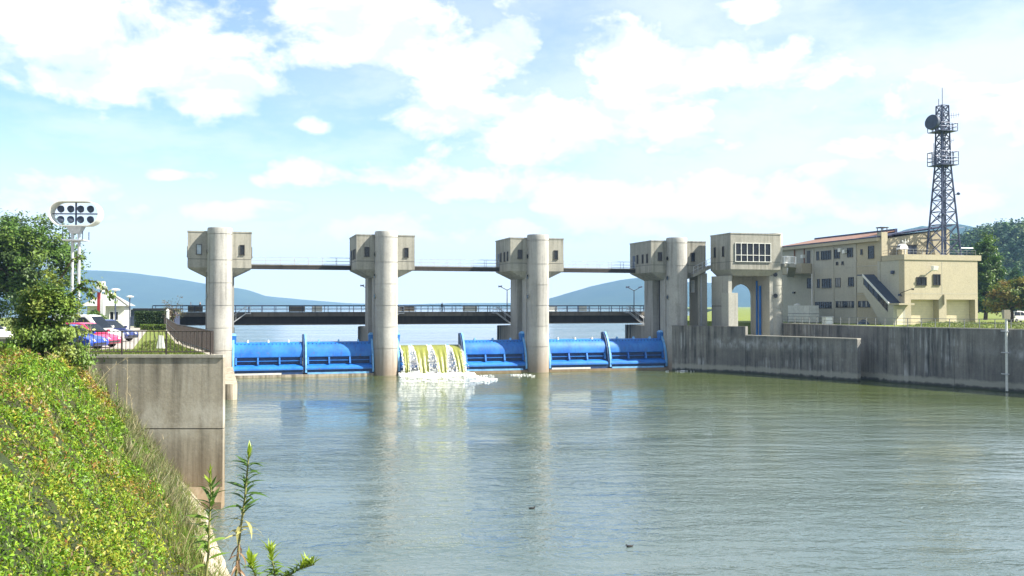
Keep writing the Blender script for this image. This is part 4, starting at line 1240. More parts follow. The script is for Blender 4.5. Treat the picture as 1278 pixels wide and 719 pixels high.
gl = MB().path([(-.01, 0.6, 4.2), (-0.5, 0.3, 4.7), (0.4, -1.0, 5.3)], [.05, .05, .05], 6).build('wall_lamp', M['bronze'], of)
MB().tube((0.4, -1.0, 5.3), (0.7, -1.15, 5.25), 0.14, 8).build('lamp_head', M['bronze'], gl)
# main wing: sloping roof rising to the right
def rz_(s): return 13.35 + 0.15 * s
for (y0, y1) in ((5.5, 11.3), (11.303, 17.27), (17.273, 33.2)):
    MB().hexa([(0, y0, 0), (12.8, y0, 0), (12.8, y1, 0), (0, y1, 0)], [(0, y0, 13.0), (12.8, y0, rz_(12.8) - .35), (12.8, y1, rz_(12.8) - .35), (0, y1, 13.0)]).build('wing_wall', M['stucco2'] if y0 > 6 else M['stucco'], of)
for y in (5.5, 11.3, 17.27, 22.9):
    part('pilaster', 'stucco2', (-0.10, -0.003, y, y + 0.55, 0, 12.75))
for z in (4.55, 9.0):
    part('floor_band', 'stucco2', (-0.045, -0.002, 5.5, 33.2, z, z + 0.10))
part('fascia', 'stucco', (-0.75, 0.35, 5.3, 33.6, 12.76, 13.28))
part('gutter', 'roof_navy', (-0.82, -0.62, 5.25, 33.65, 13.283, 13.45))
def slope(name, m, s0, s1, y0, y1, up, th):
    MB().hexa([(s0, y0, rz_(s0) + up), (s1, y0, rz_(s1) + up), (s1, y1, rz_(s1) + up), (s0, y1, rz_(s0) + up)],
              [(s0, y0, rz_(s0) + up + th), (s1, y0, rz_(s1) + up + th), (s1, y1, rz_(s1) + up + th), (s0, y1, rz_(s0) + up + th)]).build(name, M[m], of)
slope('roof', 'roof_navy', -0.6, 13.0, 5.2, 11.28, 0.0, 0.22)
# rust coloured standing-seam sheets
nn_ = 22
for i in range(nn_):
    y0 = 11.3 + (33.5 - 11.3) * i / nn_; y1 = 11.3 + (33.5 - 11.3) * (i + 1) / nn_
    MB().hexa([(-.6, y0 + .012, 13.38), (7.2, y0 + .012, 14.85), (7.2, y1 - .012, 14.85), (-.6, y1 - .012, 13.38)], [(-.6, y0 + .012, 13.5), (7.2, y0 + .012, 14.97), (7.2, y1 - .012, 14.97), (-.6, y1 - .012, 13.5)]).build('roof_sheet', M['roof_red'], of)
slope('ridge_trim', 'roof_navy', 7.2, 7.7, 11.29, 33.55, 0.10, 0.72)
slope('roof', 'roof_slate', 7.7, 13.0, 11.29, 33.5, -0.1, 0.12)
part('chimney', 'stucco', (-0.12, 0.95, 5.0, 6.1, 9.66, 14.1)); ch = part('chimney_cap', 'bronze', (-0.25, 1.1, 4.9, 6.2, 14.75, 14.9))
for x, y in ((-.1, 5.05), (.9, 5.05), (-.1, 6.02), (.9, 6.02)):
    MB().box(x - .05, x + .05, y - .05, y + .05, 14.1, 14.75).build('cap_leg', M['bronze'], ch)
# windows along the side
for (t, z, w, h, c) in [(21.76, 11.34, .75, 1.42, 1), (19.42, 11.31, 2.8, 1.45, 4), (16.38, 11.36, 1.43, 1.45, 2), (12.92, 11.42, 1.4, 1.45, 2), (9.98, 11.35, .46, .8, 1), (7.62, 11.16, 1.42, 1.93, 1),
                        (16.37, 9.79, .55, .53, 1), (14.89, 9.79, .5, .52, 1),
                        (24.31, 6.73, 1.24, 1.69, 2), (21.61, 6.64, .7, 1.45, 1), (19.22, 6.62, 2.76, 1.5, 4), (16.17, 6.67, 1.32, 1.44, 2), (12.72, 6.72, 1.4, 1.42, 2),
                        (20.19, 3.0, 4.8, 1.0, 8), (14.33, 3.09, 4.8, 1.0, 8), (9.45, 3.11, 2.9, .95, 5)]:
    window(of, -0.01, t, z, w, h, '-u', 'bronze', 'glass', c, 1, 0.06, 0.10)
for t, z in ((15.2, 11.9), (14.1, 11.6), (25.9, 11.4)):
    part('condenser', 'white_dull', (-0.5, -0.003, t - .35, t + .35, z - .3, z + .3))
part('vent_hood', 'galv_dark', (-0.35, -0.003, 2.2, 2.7, 7.6, 8.1)); part('vent_hood', 'galv_dark', (-0.3, -0.003, 0.8, 1.1, 4.3, 4.6)); part('vent_hood', 'bronze', (-0.3, -0.003, 28.6, 29.2, 5.0, 5.3))
MB().tube((-0.16, 23.35, 0.2), (-0.16, 23.35, 8.3), 0.09, 8).build('drain_pipe', M['white'], of)
# balcony
bal = part('balcony', 'stucco', (-2.0, -0.003, 23.6, 31.5, 8.35, 8.6))
part('balcony_wall', 'stucco', (-2.0, -1.85, 23.6, 31.5, 8.603, 10.1), parent=bal); part('balcony_wall', 'stucco', (-1.849, -0.01, 23.6, 23.75, 8.603, 10.1), parent=bal)
dr = part('balcony_door', 'bronze', (-0.06, -0.003, 24.0, 25.05, 8.61, 12.3)); part('balcony_post', 'roof_red', (-0.2, -0.003, 25.6, 25.75, 8.61, 12.7)); part('balcony_post', 'roof_red', (-0.2, -0.003, 28.6, 28.75, 8.61, 12.7))
# covered outside stair
stc = thing('covered_stair', 'enclosed outside stair with dark sloping roof on the cream building', 'stair', B(0, 0), TH)
T0, T1 = 6.9, 1.2          # top and bottom along the wall
ztop, zbot = 7.45, 3.2     # eave heights
def face(name, m, pts, x0, x1):
    return MB().prism(pts, lambda q, t: (t, q[0], q[1]), x0, x1).build(name, M[m], stc)
sl = (ztop - zbot) / (T0 - T1)
face('side_wall', 'stucco2', [(T1, 0), (T1, zbot - 1.32), (T0, ztop - 1.32), (T0, ztop - 2.6), (2.6, 0)], -2.05, -1.9)
face('head_wall', 'stucco2', [(T0, ztop - 2.6), (T0, ztop), (T0 + 1.5, ztop), (T0 + 1.5, ztop - 2.6)], -2.05, -0.003)
for i in range(5):
    a = T1 + (T0 - T1) * i / 5 + .05; b_ = T1 + (T0 - T1) * (i + 1) / 5 - .05
    face('pane', 'glass', [(a, zbot - 1.27 + sl * (a - T1)), (a, zbot - .10 + sl * (a - T1)), (b_, zbot - .10 + sl * (b_ - T1)), (b_, zbot - 1.27 + sl * (b_ - T1))], -2.0, -1.95)
    face('mullion', 'bronze', [(a - .1, zbot - 1.32 + sl * (a - .1 - T1)), (a - .1, zbot - .05 + sl * (a - .1 - T1)), (a, zbot - .05 + sl * (a - T1)), (a, zbot - 1.32 + sl * (a - T1))], -2.06, -1.94)
face('roof', 'roof_slate', [(T1 - .35, zbot - .25), (T1 - .35, zbot + .0), (T0 + .1, ztop + .22), (T0 + 1.6, ztop + .22), (T0 + 1.6, ztop + .03), (T0 + .1, ztop + .03)], -2.02, -0.003)
face('eave_trim', 'white_dull', [(T1 - .38, zbot - .28), (T1 - .38, zbot + .06), (T0 + .1, ztop + .28), (T0 + .1, ztop - .06)], -2.16, -2.021)
part('entry_wall', 'stucco2', (-2.05, -0.003, -0.1, T1 - .01, 0, 2.9), parent=stc)
part('entry_canopy', 'stucco', (-2.1, 0.6, -1.4, T1 - .4, 2.95, 3.2), parent=stc)
ed = part('entry_door', 'door', (-1.5, -0.5, -0.16, -0.103, 0.02, 2.3), parent=stc); part('handle', 'bronze', (-1.4, -1.34, -.22, -.163, 1.0, 1.25), parent=ed)
# roof clutter behind the parapet
rr = thing('roof_railing', 'thin dark railing along the flat garage roof', 'railing', B(0, 0, 17.65), TH)
railing(rr, (0.1, 0.15, 0), (12.9, 0.15, 0), 0.75, 1.6, 'fence_grey', (1.0, 0.5), 0.025, 0.02)
railing(rr, (0.1, 0.15, 0), (0.1, 5.3, 0), 0.75, 1.6, 'fence_grey', (1.0, 0.5), 0.025, 0.02)
vd = thing('roof_ventilator', 'white hooded ventilator on the flat garage roof', 'ventilator', B(2.6, 3.6, 17.65), TH)
MB().box(-.5, .5, -.45, .45, 0, 0.9).build('plinth', M['stucco'], vd)
hp = [(-.45 + 0.0, .9)] ; arcv = [(0.75 * math.cos(t) - 0.1, 0.95 + 0.85 * math.sin(t)) for t in [PI * i / 12 for i in range(13)]]
MB().prism(arcv, lambda q, t: (q[0], t, q[1]), -.42, .42).build('hood', M['white'], vd, smooth=30)
MB().box(-.8, -.25, -.35, .35, .92, 1.45).build('mouth', M['dark_slot'], vd)
eq = thing('roof_cabin', 'dark louvred plant cabin against the roof wall', 'cabin', B(4.3, 4.4, 17.65), TH)
MB().box(-.9, .9, -.7, .7, 0, 1.6).build('body', M['dark_slot'], eq); MB().box(-1.4, 1.3, -.9, .9, 1.603, 1.72).build('lid', M['bronze'], eq)
for i in range(6): MB().box(-.85, .85, -.76, -.702, 0.2 + i * .22, 0.3 + i * .22).build('louvre', M['galv_dark'], eq)
ms = thing('roof_mast', 'small white instrument mast on the garage roof', 'mast', B(1.3, 1.4, 17.65), TH)
MB().tube((0, 0, 0), (0, 0, 2.4), 0.05, 8).build('pole', M['white'], ms); MB().tube((-.5, 0, 1.9), (.5, 0, 1.9), 0.03, 6).build('crossbar', M['white'], ms)
for x in (-.5, .5): MB().lathe([(0.02, 0), (0.10, .08), (.10, .16), (.02, .24)], 8, (x, 0, 1.93)).build('sensor', M['white'], ms)

# ------------------------------------------------------------------ lattice radio mast on the garage roof
tw = thing('lattice_tower', 'steel lattice radio tower with dish standing on the flat roof', 'tower', B(9.65, 3.15, 17.66), TH)
def hw(z):
    if z < 14.2: return 1.72 + (0.78 - 1.72) * (z / 14.2)
    return 0.78 + (0.62 - 0.78) * ((z - 14.2) / 9.0)
levels = [0, 2.5, 4.8, 6.8, 8.6, 10.2, 11.6, 12.9, 14.2, 15.5, 16.8, 18.1, 19.4, 20.7, 22.0, 23.2]
cor = lambda z: [(sx * hw(z), sy * hw(z), z) for sx, sy in ((-1, -1), (1, -1), (1, 1), (-1, 1))]
for c in range(4):
    MB().tube(cor(0)[c], cor(14.2)[c], 0.17, 6, 0.14).build('leg', M['galv_dark'], tw); MB().tube(cor(14.2)[c], cor(23.2)[c], 0.14, 6, 0.12).build('leg', M['galv_dark'], tw)
    MB().box(cor(0)[c][0] - .25, cor(0)[c][0] + .25, cor(0)[c][1] - .25, cor(0)[c][1] + .25, -0.02, 0.1).build('foot_plate', M['galv'], tw)
for i in range(len(levels) - 1):
    a, b_ = cor(levels[i]), cor(levels[i + 1])
    for c in range(4):
        e = (c + 1) % 4
        MB().tube(a[c], b_[e], 0.07, 4).build('brace', M['galv_dark'], tw); MB().tube(a[e], b_[c], 0.07, 4).build('brace', M['galv_dark'], tw)
        MB().tube(b_[c], b_[e], 0.07, 4).build('ring_bar', M['galv_dark'], tw)
for s in (-.22, .22): MB().tube((s, 0.1, 0), (s, .1, 22.5), 0.05, 5).build('ladder_rail', M['galv_dark'], tw)
for i in range(44): MB().box(-.22, .22, .08, .12, 0.5 * i + .4, 0.5 * i + .44).build('rung', M['galv_dark'], tw)
MB().tube((0.15, -.35, 0), (.15, -.35, 20), 0.09, 6).build('cable_duct', M['galv_dark'], tw)
for z, w in ((13.9, 1.55), (19.1, 1.5)):
    pf = MB().box(-w, w, -w, w, z, z + .10).build('platform', M['galv_dark'], tw)
    for c in range(4):
        p = [(-w, -w), (w, -w), (w, w), (-w, w)][c]; q = [(-w, -w), (w, -w), (w, w), (-w, w)][(c + 1) % 4]
        for hgt in (.7, 1.25, 2.1):
            if hgt > 1.5 and z > 15: continue
            MB().tube((*p, z + hgt), (*q, z + hgt), 0.05, 5).build('guard_rail', M['galv_dark'], pf)
        for f in (0, .33, .66):
            x, y = p[0] + (q[0] - p[0]) * f, p[1] + (q[1] - p[1]) * f
            MB().box(x - .04, x + .04, y - .04, y + .04, z + .1, z + (2.1 if z < 15 else 1.25)).build('guard_post', M['galv_dark'], pf)
# dish looking left
dp = []
for i in range(8):
    f = i / 7; dp.append((max(0.02, 1.15 * f), 0.42 * f * f))
dm = MB(); dm.lathe(dp + [(1.13, 0.47), (0.02, 0.06)][:1], 24)
dish = dm.build('dish', M['galv_dark'], tw, smooth=40)
dish.location = (-1.75, -0.5, 20.3); dish.rotation_euler = (0, R(-82), R(14))
MB().lathe([(1.16, 0.40), (1.16, 0.95), (1.10, 1.0)], 24).build('shroud', M['roof_slate'], dish, smooth=40)
MB().tube((-1.75, -.5, 20.3), (-.6, -.4, 20.3), 0.10, 6).build('dish_mount', M['galv_dark'], tw)
def antenna(x, y, z0, z1, bx=None):
    a = MB().tube((x, y, z0), (x, y, z1), 0.05, 6).build('antenna', M['galv_dark'], tw)
    if bx: MB().tube((x, y, (z0 + z1) / 2), (bx, y, (z0 + z1) / 2), 0.045, 5).build('antenna_arm', M['galv_dark'], a)
antenna(0, 0, 23.2, 26.0); antenna(-.5, .2, 23.2, 24.3); antenna(-2.3, -.8, 13.4, 17.2, -1.5); antenna(-2.0, -.9, 14.0, 16.4, -1.5)
ya = MB().tube((0.6, 0, 21.6), (3.0, -.2, 22.0), 0.04, 5).build('yagi_antenna', M['galv_dark'], tw)
for i in range(5):
    x = 1.1 + .45 * i; MB().tube((x, -.1, 21.68 + .075 * i - .5 + .05 * i), (x, -.1, 21.68 + .075 * i + .5 - .05 * i), .025, 4).build('element', M['galv_dark'], ya)
yb = MB().tube((0.6, 0, 17.5), (2.0, -.2, 18.0), 0.035, 5).build('yagi_antenna', M['galv_dark'], tw)
for i in range(4):
    x = .9 + .32 * i; MB().tube((x, -.1, 17.6 + .11 * i - .35), (x, -.1, 17.6 + .11 * i + .35), .02, 4).build('element', M['galv_dark'], yb)
for x, z in ((-1.25, 8.9), (1.2, 9.4), (-1.6, 5.8), (-1.0, 6.2)):
    l_ = MB().tube((x * .7, -hw(z), z), (x * 1.35, -hw(z) - .3, z), 0.045, 5).build('lamp_arm', M['galv_dark'], tw)
    MB().lathe([(0.05, -.2), (.26, -.12), (.26, .12), (.05, .25)], 10, (x * 1.35, -hw(z) - .3, z + .1)).build('lamp_head', M['galv_dark'], l_)
MB().tube((1.3, -1.4, 1.2), (4.0, -1.7, 1.2), 0.05, 5).build('stay_bar', M['galv'], tw)
MB().tube((-2.9, -1.2, 5.2), (-1.2, -1.4, 5.9), .05, 5).build('stay_bar', M['galv_dark'], tw); MB().tube((1.2, -1.3, 4.3), (2.6, -1.4, 4.4), .05, 5).build('stay_bar', M['galv_dark'], tw)

# ------------------------------------------------------------------ things on the lawn in front
tk = thing('water_tank', 'white panelled tank standing against the cream wall', 'tank', B(-4, 17.0), TH)
for i in range(4):
    for j in range(2):
        MB().box(-.9, .9, 1.58 * i + .03, 1.58 * (i + 1) - .03, 0.15 + 1.38 * j + .03, 0.15 + 1.38 * (j + 1) - .04).build('panel', M['white_dull'], tk)
MB().box(-.84, .84, .05, 6.27, 0.2, 2.86).build('core', M['galv_dark'], tk)
MB().box(-.95, .95, -.05, 6.37, 0.0, 0.15).build('base', M['coping'], tk)
MB().lathe([(.55, 0), (.5, .2), (.05, .35)], 14, (0, 4.9, 2.89)).build('hatch', M['white_dull'], tk)
cb = thing('control_cabinet', 'small pale metal cabinet on the lawn edge', 'cabinet', B(-9.2, 6.2), TH)
MB().box(0, 1.3, 0, 1.0, 0, 1.15).build('body', M['white_dull'], cb); MB().box(-.05, 1.35, -.05, 1.05, 1.153, 1.22).build('lid', M['galv'], cb); MB().box(.1, 1.2, -.03, -.003, .1, 1.05).build('door', M['white'], cb)
fr = thing('lawn_fence', 'grey post and rail fence along the top of the dark river wall', 'fence', (0, 0, 0))
fp = [Vector((*A(85.3, -4.6)[:2], 7.33)), Vector((50.1, 126.0, 7.33)), Vector((59.7, 111.4, 7.33)), Vector((92.6, 58, 7.33))]
for i in range(3):
    railing(fr, fp[i], fp[i + 1], 1.05, 2.0, 'fence_grey', (1.0, 0.55), 0.04, 0.03)
gp = thing('gauge_post', 'white water gauge post with box fixed to the dark wall', 'gauge post', (57.55, 112.0, 0))
MB().tube((0, 0, 0.1), (0, 0, 9.0), 0.14, 10).build('pole', M['white_dull'], gp)
MB().box(-.35, .35, -.25, .25, 8.5, 9.55).build('box', M['stucco'], gp)
for z in (2, 4.5, 7): MB().box(-.2, .2, -.2, .9, z, z + .12).build('clamp', M['galv'], gp)
sb = thing('rubble_heap', 'small grey tarpaulin heap beside the covered stair', 'heap', B(-4.6, 3.6), TH)
MB().hexa([(-.9, -.6, 0), (.9, -.6, 0), (.9, .6, 0), (-.9, .6, 0)], [(-.2, -.2, .75), (.45, -.25, .65), (.4, .25, .8), (-.3, .2, .6)]).build('tarpaulin', M['roof_slate'], sb)

# ================================================================== LEFT BANK
if1 = thing('iron_fence', 'brown iron bar fence on top of the streaked wall', 'fence', (-24, 48.22, 7.565))
railing(if1, (0, 0, 0), (8.9, 0, 0), 1.16, 2.2, 'fence', (1.0, 0.12), 0.035, 0.03, bars=(0.2, 0.013))
if2 = thing('iron_fence', 'brown iron bar fence along the river edge of the lawn', 'fence', (-15.05, 48.3, 7.565))
railing(if2, (0, 0.12, 0), (-7.5, 16.6, 0), 1.16, 2.25, 'fence', (1.0, 0.12), 0.035, 0.03, bars=(0.16, 0.013))
railing(if2, (-7.6, 16.8, 0), (-31.4, 79.5, 0), 1.16, 2.6, 'fence', (1.0, 0.55, 0.12), 0.035, 0.03)

# floodlight tower: stadium-shaped ring with two rows of lamps
ft = thing('floodlight_tower', 'tall twin tube floodlight mast with oval ring of lamps', 'floodlight', (-38.6, 85, 7.4), R(4))
for x in (-.28, .28): MB().tube((x, 0, 0), (x, 0, 9.6), 0.13, 12).build('pole', M['galv'], ft, smooth=40)
for i in range(6): MB().box(-.28, .28, -.06, .06, 1.2 + 1.4 * i, 1.3 + 1.4 * i).build('tie_plate', M['galv'], ft)
MB().hexa([(-.4, -.35, 9.0), (.4, -.35, 9.0), (.4, .35, 9.0), (-.4, .35, 9.0)], [(-.7, -.5, 9.7), (.7, -.5, 9.7), (.7, .5, 9.7), (-.7, .5, 9.7)]).build('collar', M['galv'], ft)
pf = MB().box(-.9, .9, -.8, .8, 8.35, 8.45).build('platform', M['galv'], ft)
for s in ((-.85, -.75), (.85, -.75), (.85, .75), (-.85, .75)): MB().box(s[0] - .03, s[0] + .03, s[1] - .03, s[1] + .03, 8.45, 9.2).build('guard_post', M['galv_dark'], pf)
HW, HR, CZ = 1.05, 1.10, 10.75
outer = [(HW + HR * math.cos(t), CZ + HR * math.sin(t)) for t in np.linspace(-PI / 2, PI / 2, 15)] + [(-HW + HR * math.cos(t), CZ + HR * math.sin(t)) for t in np.linspace(PI / 2, 3 * PI / 2, 15)]
inner = [(x * 0.968, CZ + (z - CZ) * 0.94) for x, z in outer]
rg = MB(); n = len(outer)
vs = [(x, -.65, z) for x, z in outer] + [(x, .65, z) for x, z in outer] + [(x, -.65, z) for x, z in inner] + [(x, .65, z) for x, z in inner]
fs = []
for i in range(n):
    j = (i + 1) % n
    fs += [(i, j, n + j, n + i), (2 * n + j, 2 * n + i, 3 * n + i, 3 * n + j), (j, i, 2 * n + i, 2 * n + j), (n + i, n + j, 3 * n + j, 3 * n + i)]
rg.add(vs, fs).build('ring', M['white_dull'], ft, smooth=50)
MB().box(-2.0, 2.0, -.08, .08, CZ - .05, CZ + .05).build('cross_bar', M['galv_dark'], ft); MB().box(-.05, .05, -.1, .1, CZ - 1.0, CZ + 1.0).build('cross_bar', M['galv_dark'], ft)
for i in range(4):
    for j in range(2):
        x, z = -1.27 + .85 * i, CZ + .08 - .93 * j
        fl = MB().lathe([(.08, -.25), (.27, -.18), (.30, .12), (.24, .16), (.04, .17)], 12).build('flood_lamp', M['roof_slate'], ft, smooth=40)
        fl.location = (x, -.1, z + .34); fl.rotation_euler = (R(68), 0, R(12))
        MB().box(x - .03, x + .03, -.14, -.06, z, z + .2).build('lamp_bracket', M['galv_dark'], ft)

# hut with pyramid roof and the siren post beside it
hut = thing('park_hut', 'small pavilion with pale pyramid roof beyond the parked cars', 'hut', (-46.9, 112, 7.4), R(12))
MB().box(-2.0, 2.0, -2, 2, 0, 2.6).build('wall', M['white_dull'], hut)
rf = MB(); rf.add([(-2.5, -2.5, 2.6), (2.5, -2.5, 2.6), (2.5, 2.5, 2.6), (-2.5, 2.5, 2.6), (0, 0, 4.25)], [(3, 2, 1, 0), (0, 1, 4), (1, 2, 4), (2, 3, 4), (3, 0, 4)]).build('roof', M['roof_grey'], hut)
for a, b_ in (((-2.5, -2.5), 0), ((2.5, -2.5), 0)): MB().tube((*a, 2.62), (0, 0, 4.27), .09, 6).build('hip_cap', M['coping'], hut)
window(hut, 0.9, -2.0, 1.5, 1.0, 1.0, '-v', 'white', 'glass', 2)
MB().box(-1.5, -.6, -2.06, -2.003, 0.02, 2.1).build('door', M['galv_dark'], hut)
sp = thing('siren_post', 'red and white warning siren post with loudspeaker horns', 'siren', (-41.9, 98, 7.4))
MB().box(-.3, .0, -.2, .2, 0, 4.0).build('red_panel', M['red'], sp); MB().box(.003, .35, -.2, .2, 0, 3.3).build('white_panel', M['white'], sp)
MB().tube((0, 0, 3.3), (0, 0, 4.9), 0.11, 8).build('pole', M['galv'], sp)
MB().box(-.35, .3, -.3, .3, 4.3, 5.1).build('siren_box', M['white'], sp)
for dx, dz, yaw in ((-.75, 4.05, 170), (.85, 4.0, 20), (.5, 4.35, -60)):
    hn = MB().lathe([(.06, 0), (.09, .25), (.2, .5), (.34, .62), (.30, .62), (.05, .3)], 14).build('horn', M['white_dull'], sp, smooth=50)
    hn.location = (dx * .45, 0, dz); hn.rotation_euler = (0, R(88), R(yaw))
def park_lamp(px, Y, top, label):
    l_ = thing('park_lamp', label, 'street lamp', ((px - 639) / 1200 * Y, Y, 7.4), 0, 'park lamps by the path')
    MB().tube((0, 0, 0), (0, 0, top - 7.5), 0.07, 8).build('pole', M['galv_dark'], l_)
    MB().lathe([(.08, 0), (.12, .1), (.42, .14), (.40, .22), (.05, .30)], 12, (0, 0, top - 7.55)).build('lamp_head', M['white'], l_, smooth=40)
park_lamp(144, 90, 11.5, 'slim park lamp standing right beside the pavilion'); park_lamp(162, 106, 11.0, 'slim park lamp standing by the dark hedge')
gpst = thing('marker_post', 'white square post at the edge of the lawn by the hedge', 'post', ((209.5 - 639) / 1200 * 100, 100, 7.4))
MB().box(-.1, .1, -.1, .1, 0, 2.1).build('shaft', M['white'], gpst); MB().hexa([(-.13, -.13, 2.103), (.13, -.13, 2.103), (.13, .13, 2.103), (-.13, .13, 2.103)], [(-.02, -.02, 2.3), (.02, -.02, 2.3), (.02, .02, 2.3), (-.02, .02, 2.3)]).build('cap', M['white'], gpst)
cn = thing('stone_marker', 'pale tapered stone marker behind the iron fence', 'marker', ((201 - 639) / 1200 * 57, 57, 7.4))
MB().hexa([(-.2, -.2, 0), (.2, -.2, 0), (.2, .2, 0), (-.2, .2, 0)], [(-.1, -.1, .85), (.1, -.1, .85), (.1, .1, .85), (-.1, .1, .85)]).build('shaft', M['white_dull'], cn); MB().box(-.26, .26, -.26, .26, 0.0, .08).build('base', M['coping'], cn)
low = thing('shed', 'long low dark shed behind the clipped hedge', 'shed', ((190 - 639) / 1200 * 126, 126, 7.4), R(8))
MB().box(-3.6, 3.2, -1.5, 1.5, 0, 2.1).build('wall', M['galv_dark'], low); MB().box(-2.0, 3.5, -1.8, 1.8, 2.103, 2.3).build('roof', M['black_steel'], low); MB().box(-3.8, -2.01, -1.7, 1.7, 2.103, 2.2).build('roof', M['roof_grey'], low)
pw2 = thing('parapet_wall', 'low dark concrete parapet beside the leafy tree', 'wall', (-40, 51.5, 7.4))
MB().box(0, 15.4, 0, .3, 0, .82).build('wall_panel', M['dark_wall'], pw2); MB().box(0, 15.5, -.05, .35, .823, .95).build('coping', M['coping'], pw2)

# ------------------------------------------------------------------ vehicles
def car(name, label, paint, loc, rz, L=3.9, Wd=1.68, H=1.5, kind='hatch'):
    c = thing(name, label, 'van' if kind == 'van' else 'car', loc, rz, 'vehicles parked on the bank')
    h = L / 2; w = Wd / 2
    if kind == 'van':
        belt = 1.05; body = [(-h, .35), (-h, 1.0), (-h + .06, belt), (h - 1.05, belt), (h - .35, .92), (h - .02, .72), (h, .4), (h - .1, .25), (-h + .1, .25)]
        cab = [(-h + .05, belt), (-h + .18, H - .12), (-h + .45, H), (h - 2.0, H), (h - 1.6, H - .08), (h - .75, belt - .04)]
    else:
        belt = .92; body = [(-h, .38), (-h, .85), (-h + .08, belt), (h - 1.25, belt), (h - .55, .80), (h - .08, .66), (h, .45), (h - .12, .24), (-h + .12, .24)]
        cab = [(-h + .10, belt), (-h + .38, H - .12), (-h + .70, H), (h - 2.15, H), (h - 1.8, H - .06), (h - .95, belt - .02)]
    def yw(z): return w - .03 - .17 * max(0, (z - belt)) / (H - belt)
    bo = MB().prism(body, lambda q, t: (q[0], t, q[1]), -w, w).build('body', M[paint], c, smooth=35)
    mod = bo.modifiers.new('bevel', 'BEVEL'); mod.width = 0.09; mod.segments = 3; mod.limit_method = 'ANGLE'
    def cabm(pts, off, name, m, par):
        b = MB(); k = len(pts)
        vs = [(x, -(yw(z) + off), z) for x, z in pts] + [(x, yw(z) + off, z) for x, z in pts]
        return b.add(vs, [tuple(range(k)), tuple(range(2 * k - 1, k - 1, -1))] + [((i + 1) % k, i, k + i, k + (i + 1) % k) for i in range(k)]).build(name, m, par, smooth=35)
    cb = cabm(cab, 0, 'cabin', M[paint], c)
    mod = cb.modifiers.new('bevel', 'BEVEL'); mod.width = 0.06; mod.segments = 3; mod.limit_method = 'ANGLE'
    z0, z1 = belt + .05, H - .16
    xs = [cab[0][0] + .28, (cab[0][0] + cab[-1][0]) / 2 - .05, cab[-1][0] - .12]
    def xa(zz, front):   # cabin end at height zz
        f = (zz - belt) / (H - belt)
        return (cab[-1][0] + (cab[3][0] - cab[-1][0]) * f - .16) if front else (cab[0][0] + (cab[2][0] - cab[0][0]) * f + .16)
    mid = xs[1]
    for quad in ([(xa(z0, 0), z0), (xa(z1, 0), z1), (mid - .04, z1), (mid - .04, z0)], [(mid + .04, z0), (mid + .04, z1), (xa(z1, 1), z1), (xa(z0, 1), z0)]):
        for s in (-1, 1):
            MB().add([(x, s * (yw(z) + .012), z) for x, z in quad] + [(x, s * (yw(z) - .02), z) for x, z in quad], [(0, 1, 2, 3), (7, 6, 5, 4), (0, 4, 5, 1), (1, 5, 6, 2), (2, 6, 7, 3), (3, 7, 4, 0)]).build('side_window', M['glass'], c)
    (xa0, za0), (xa1, za1) = cab[-1], cab[-2]
    dx, dz = (xa1 - xa0), (za1 - za0); ln = math.hypot(dx, dz); nx_, nz_ = dz / ln * .015, -dx / ln * .015
    p0 = (xa0 + dx * .08 + nx_, za0 + dz * .08 + nz_); p1 = (xa0 + dx * .95 + nx_, za0 + dz * .95 + nz_)
    MB().add([(p0[0], -yw(p0[1]) + .07, p0[1]), (p0[0], yw(p0[1]) - .07, p0[1]), (p1[0], yw(p1[1]) - .07, p1[1]), (p1[0], -yw(p1[1]) + .07, p1[1])], [(0, 1, 2, 3)]).build('windscreen', M['glass'], c)
    for x in (-h + .72, h - .78):
        for s in (-1, 1):
            ty = MB().lathe([(.16, -.09), (.29, -.095), (.315, -.06), (.315, .06), (.29, .095), (.16, .09)], 22).build('wheel', M['rubber'], c, smooth=40)
            ty.location = (x, s * (w - .08), .315); ty.rotation_euler = (R(90), 0, 0)
            MB().lathe([(.02, -.10), (.20, -.085), (.215, -.10), (.215, .10), (.20, .085), (.02, .10)], 18).build('rim', M['alloy'], ty, smooth=40)
            for q in range(5):
                t = q * 2 * PI / 5; MB().box(.06, .19, -.025, .025, -.108, .108).build('spoke', M['dark_slot'], ty).rotation_euler = (0, 0, t)
    for s in (-1, 1):
        MB().hexa([(h - .14, s * (w - .36) - .13, .56), (h + .004, s * (w - .36) - .13, .54), (h - .03, s * (w - .36) + .15, .54), (h - .2, s * (w - .36) + .15, .56)], [(h - .26, s * (w - .36) - .13, .70), (h - .06, s * (w - .36) - .13, .665), (h - .10, s * (w - .36) + .15, .665), (h - .3, s * (w - .36) + .15, .72)]).build('headlight', M['alloy'], c)
        MB().box(-h - .015, -h + .1, s * (w - .2) - .12, s * (w - .2) + .12, .7, .95).build('tail_light', M['red'], c)
        MB().box(h - 1.25 + (.2 if kind == 'van' else 0), h - 1.08 + (.2 if kind == 'van' else 0), min(s * (w + .01), s * (w + .16)), max(s * (w + .01), s * (w + .16)), belt + .05, belt + .2).build('mirror', M[paint], c)
    MB().box(h - .02, h + .03, -.5, .5, .34, .46).build('grille', M['dark_slot'], c)
    return c
car('parked_car', 'deep blue hatchback parked closest to the leafy tree', 'car_blue', (-25.9, 56.6, 7.41), R(-14))
car('parked_car', 'raspberry red hatchback parked between blue car and white van', 'car_red', (-26.5, 60.2, 7.41), R(-14), 3.8, 1.66, 1.55)
car('parked_van', 'white van parked behind the raspberry red hatchback', 'car_white', (-28.9, 65.4, 7.41), R(-10), 4.5, 1.75, 2.0, 'van')
car('parked_car', 'navy hatchback with pale bonnet light parked beyond the white van', 'car_navy', (-29.6, 70.6, 7.41), R(-12), 3.9, 1.68, 1.6)
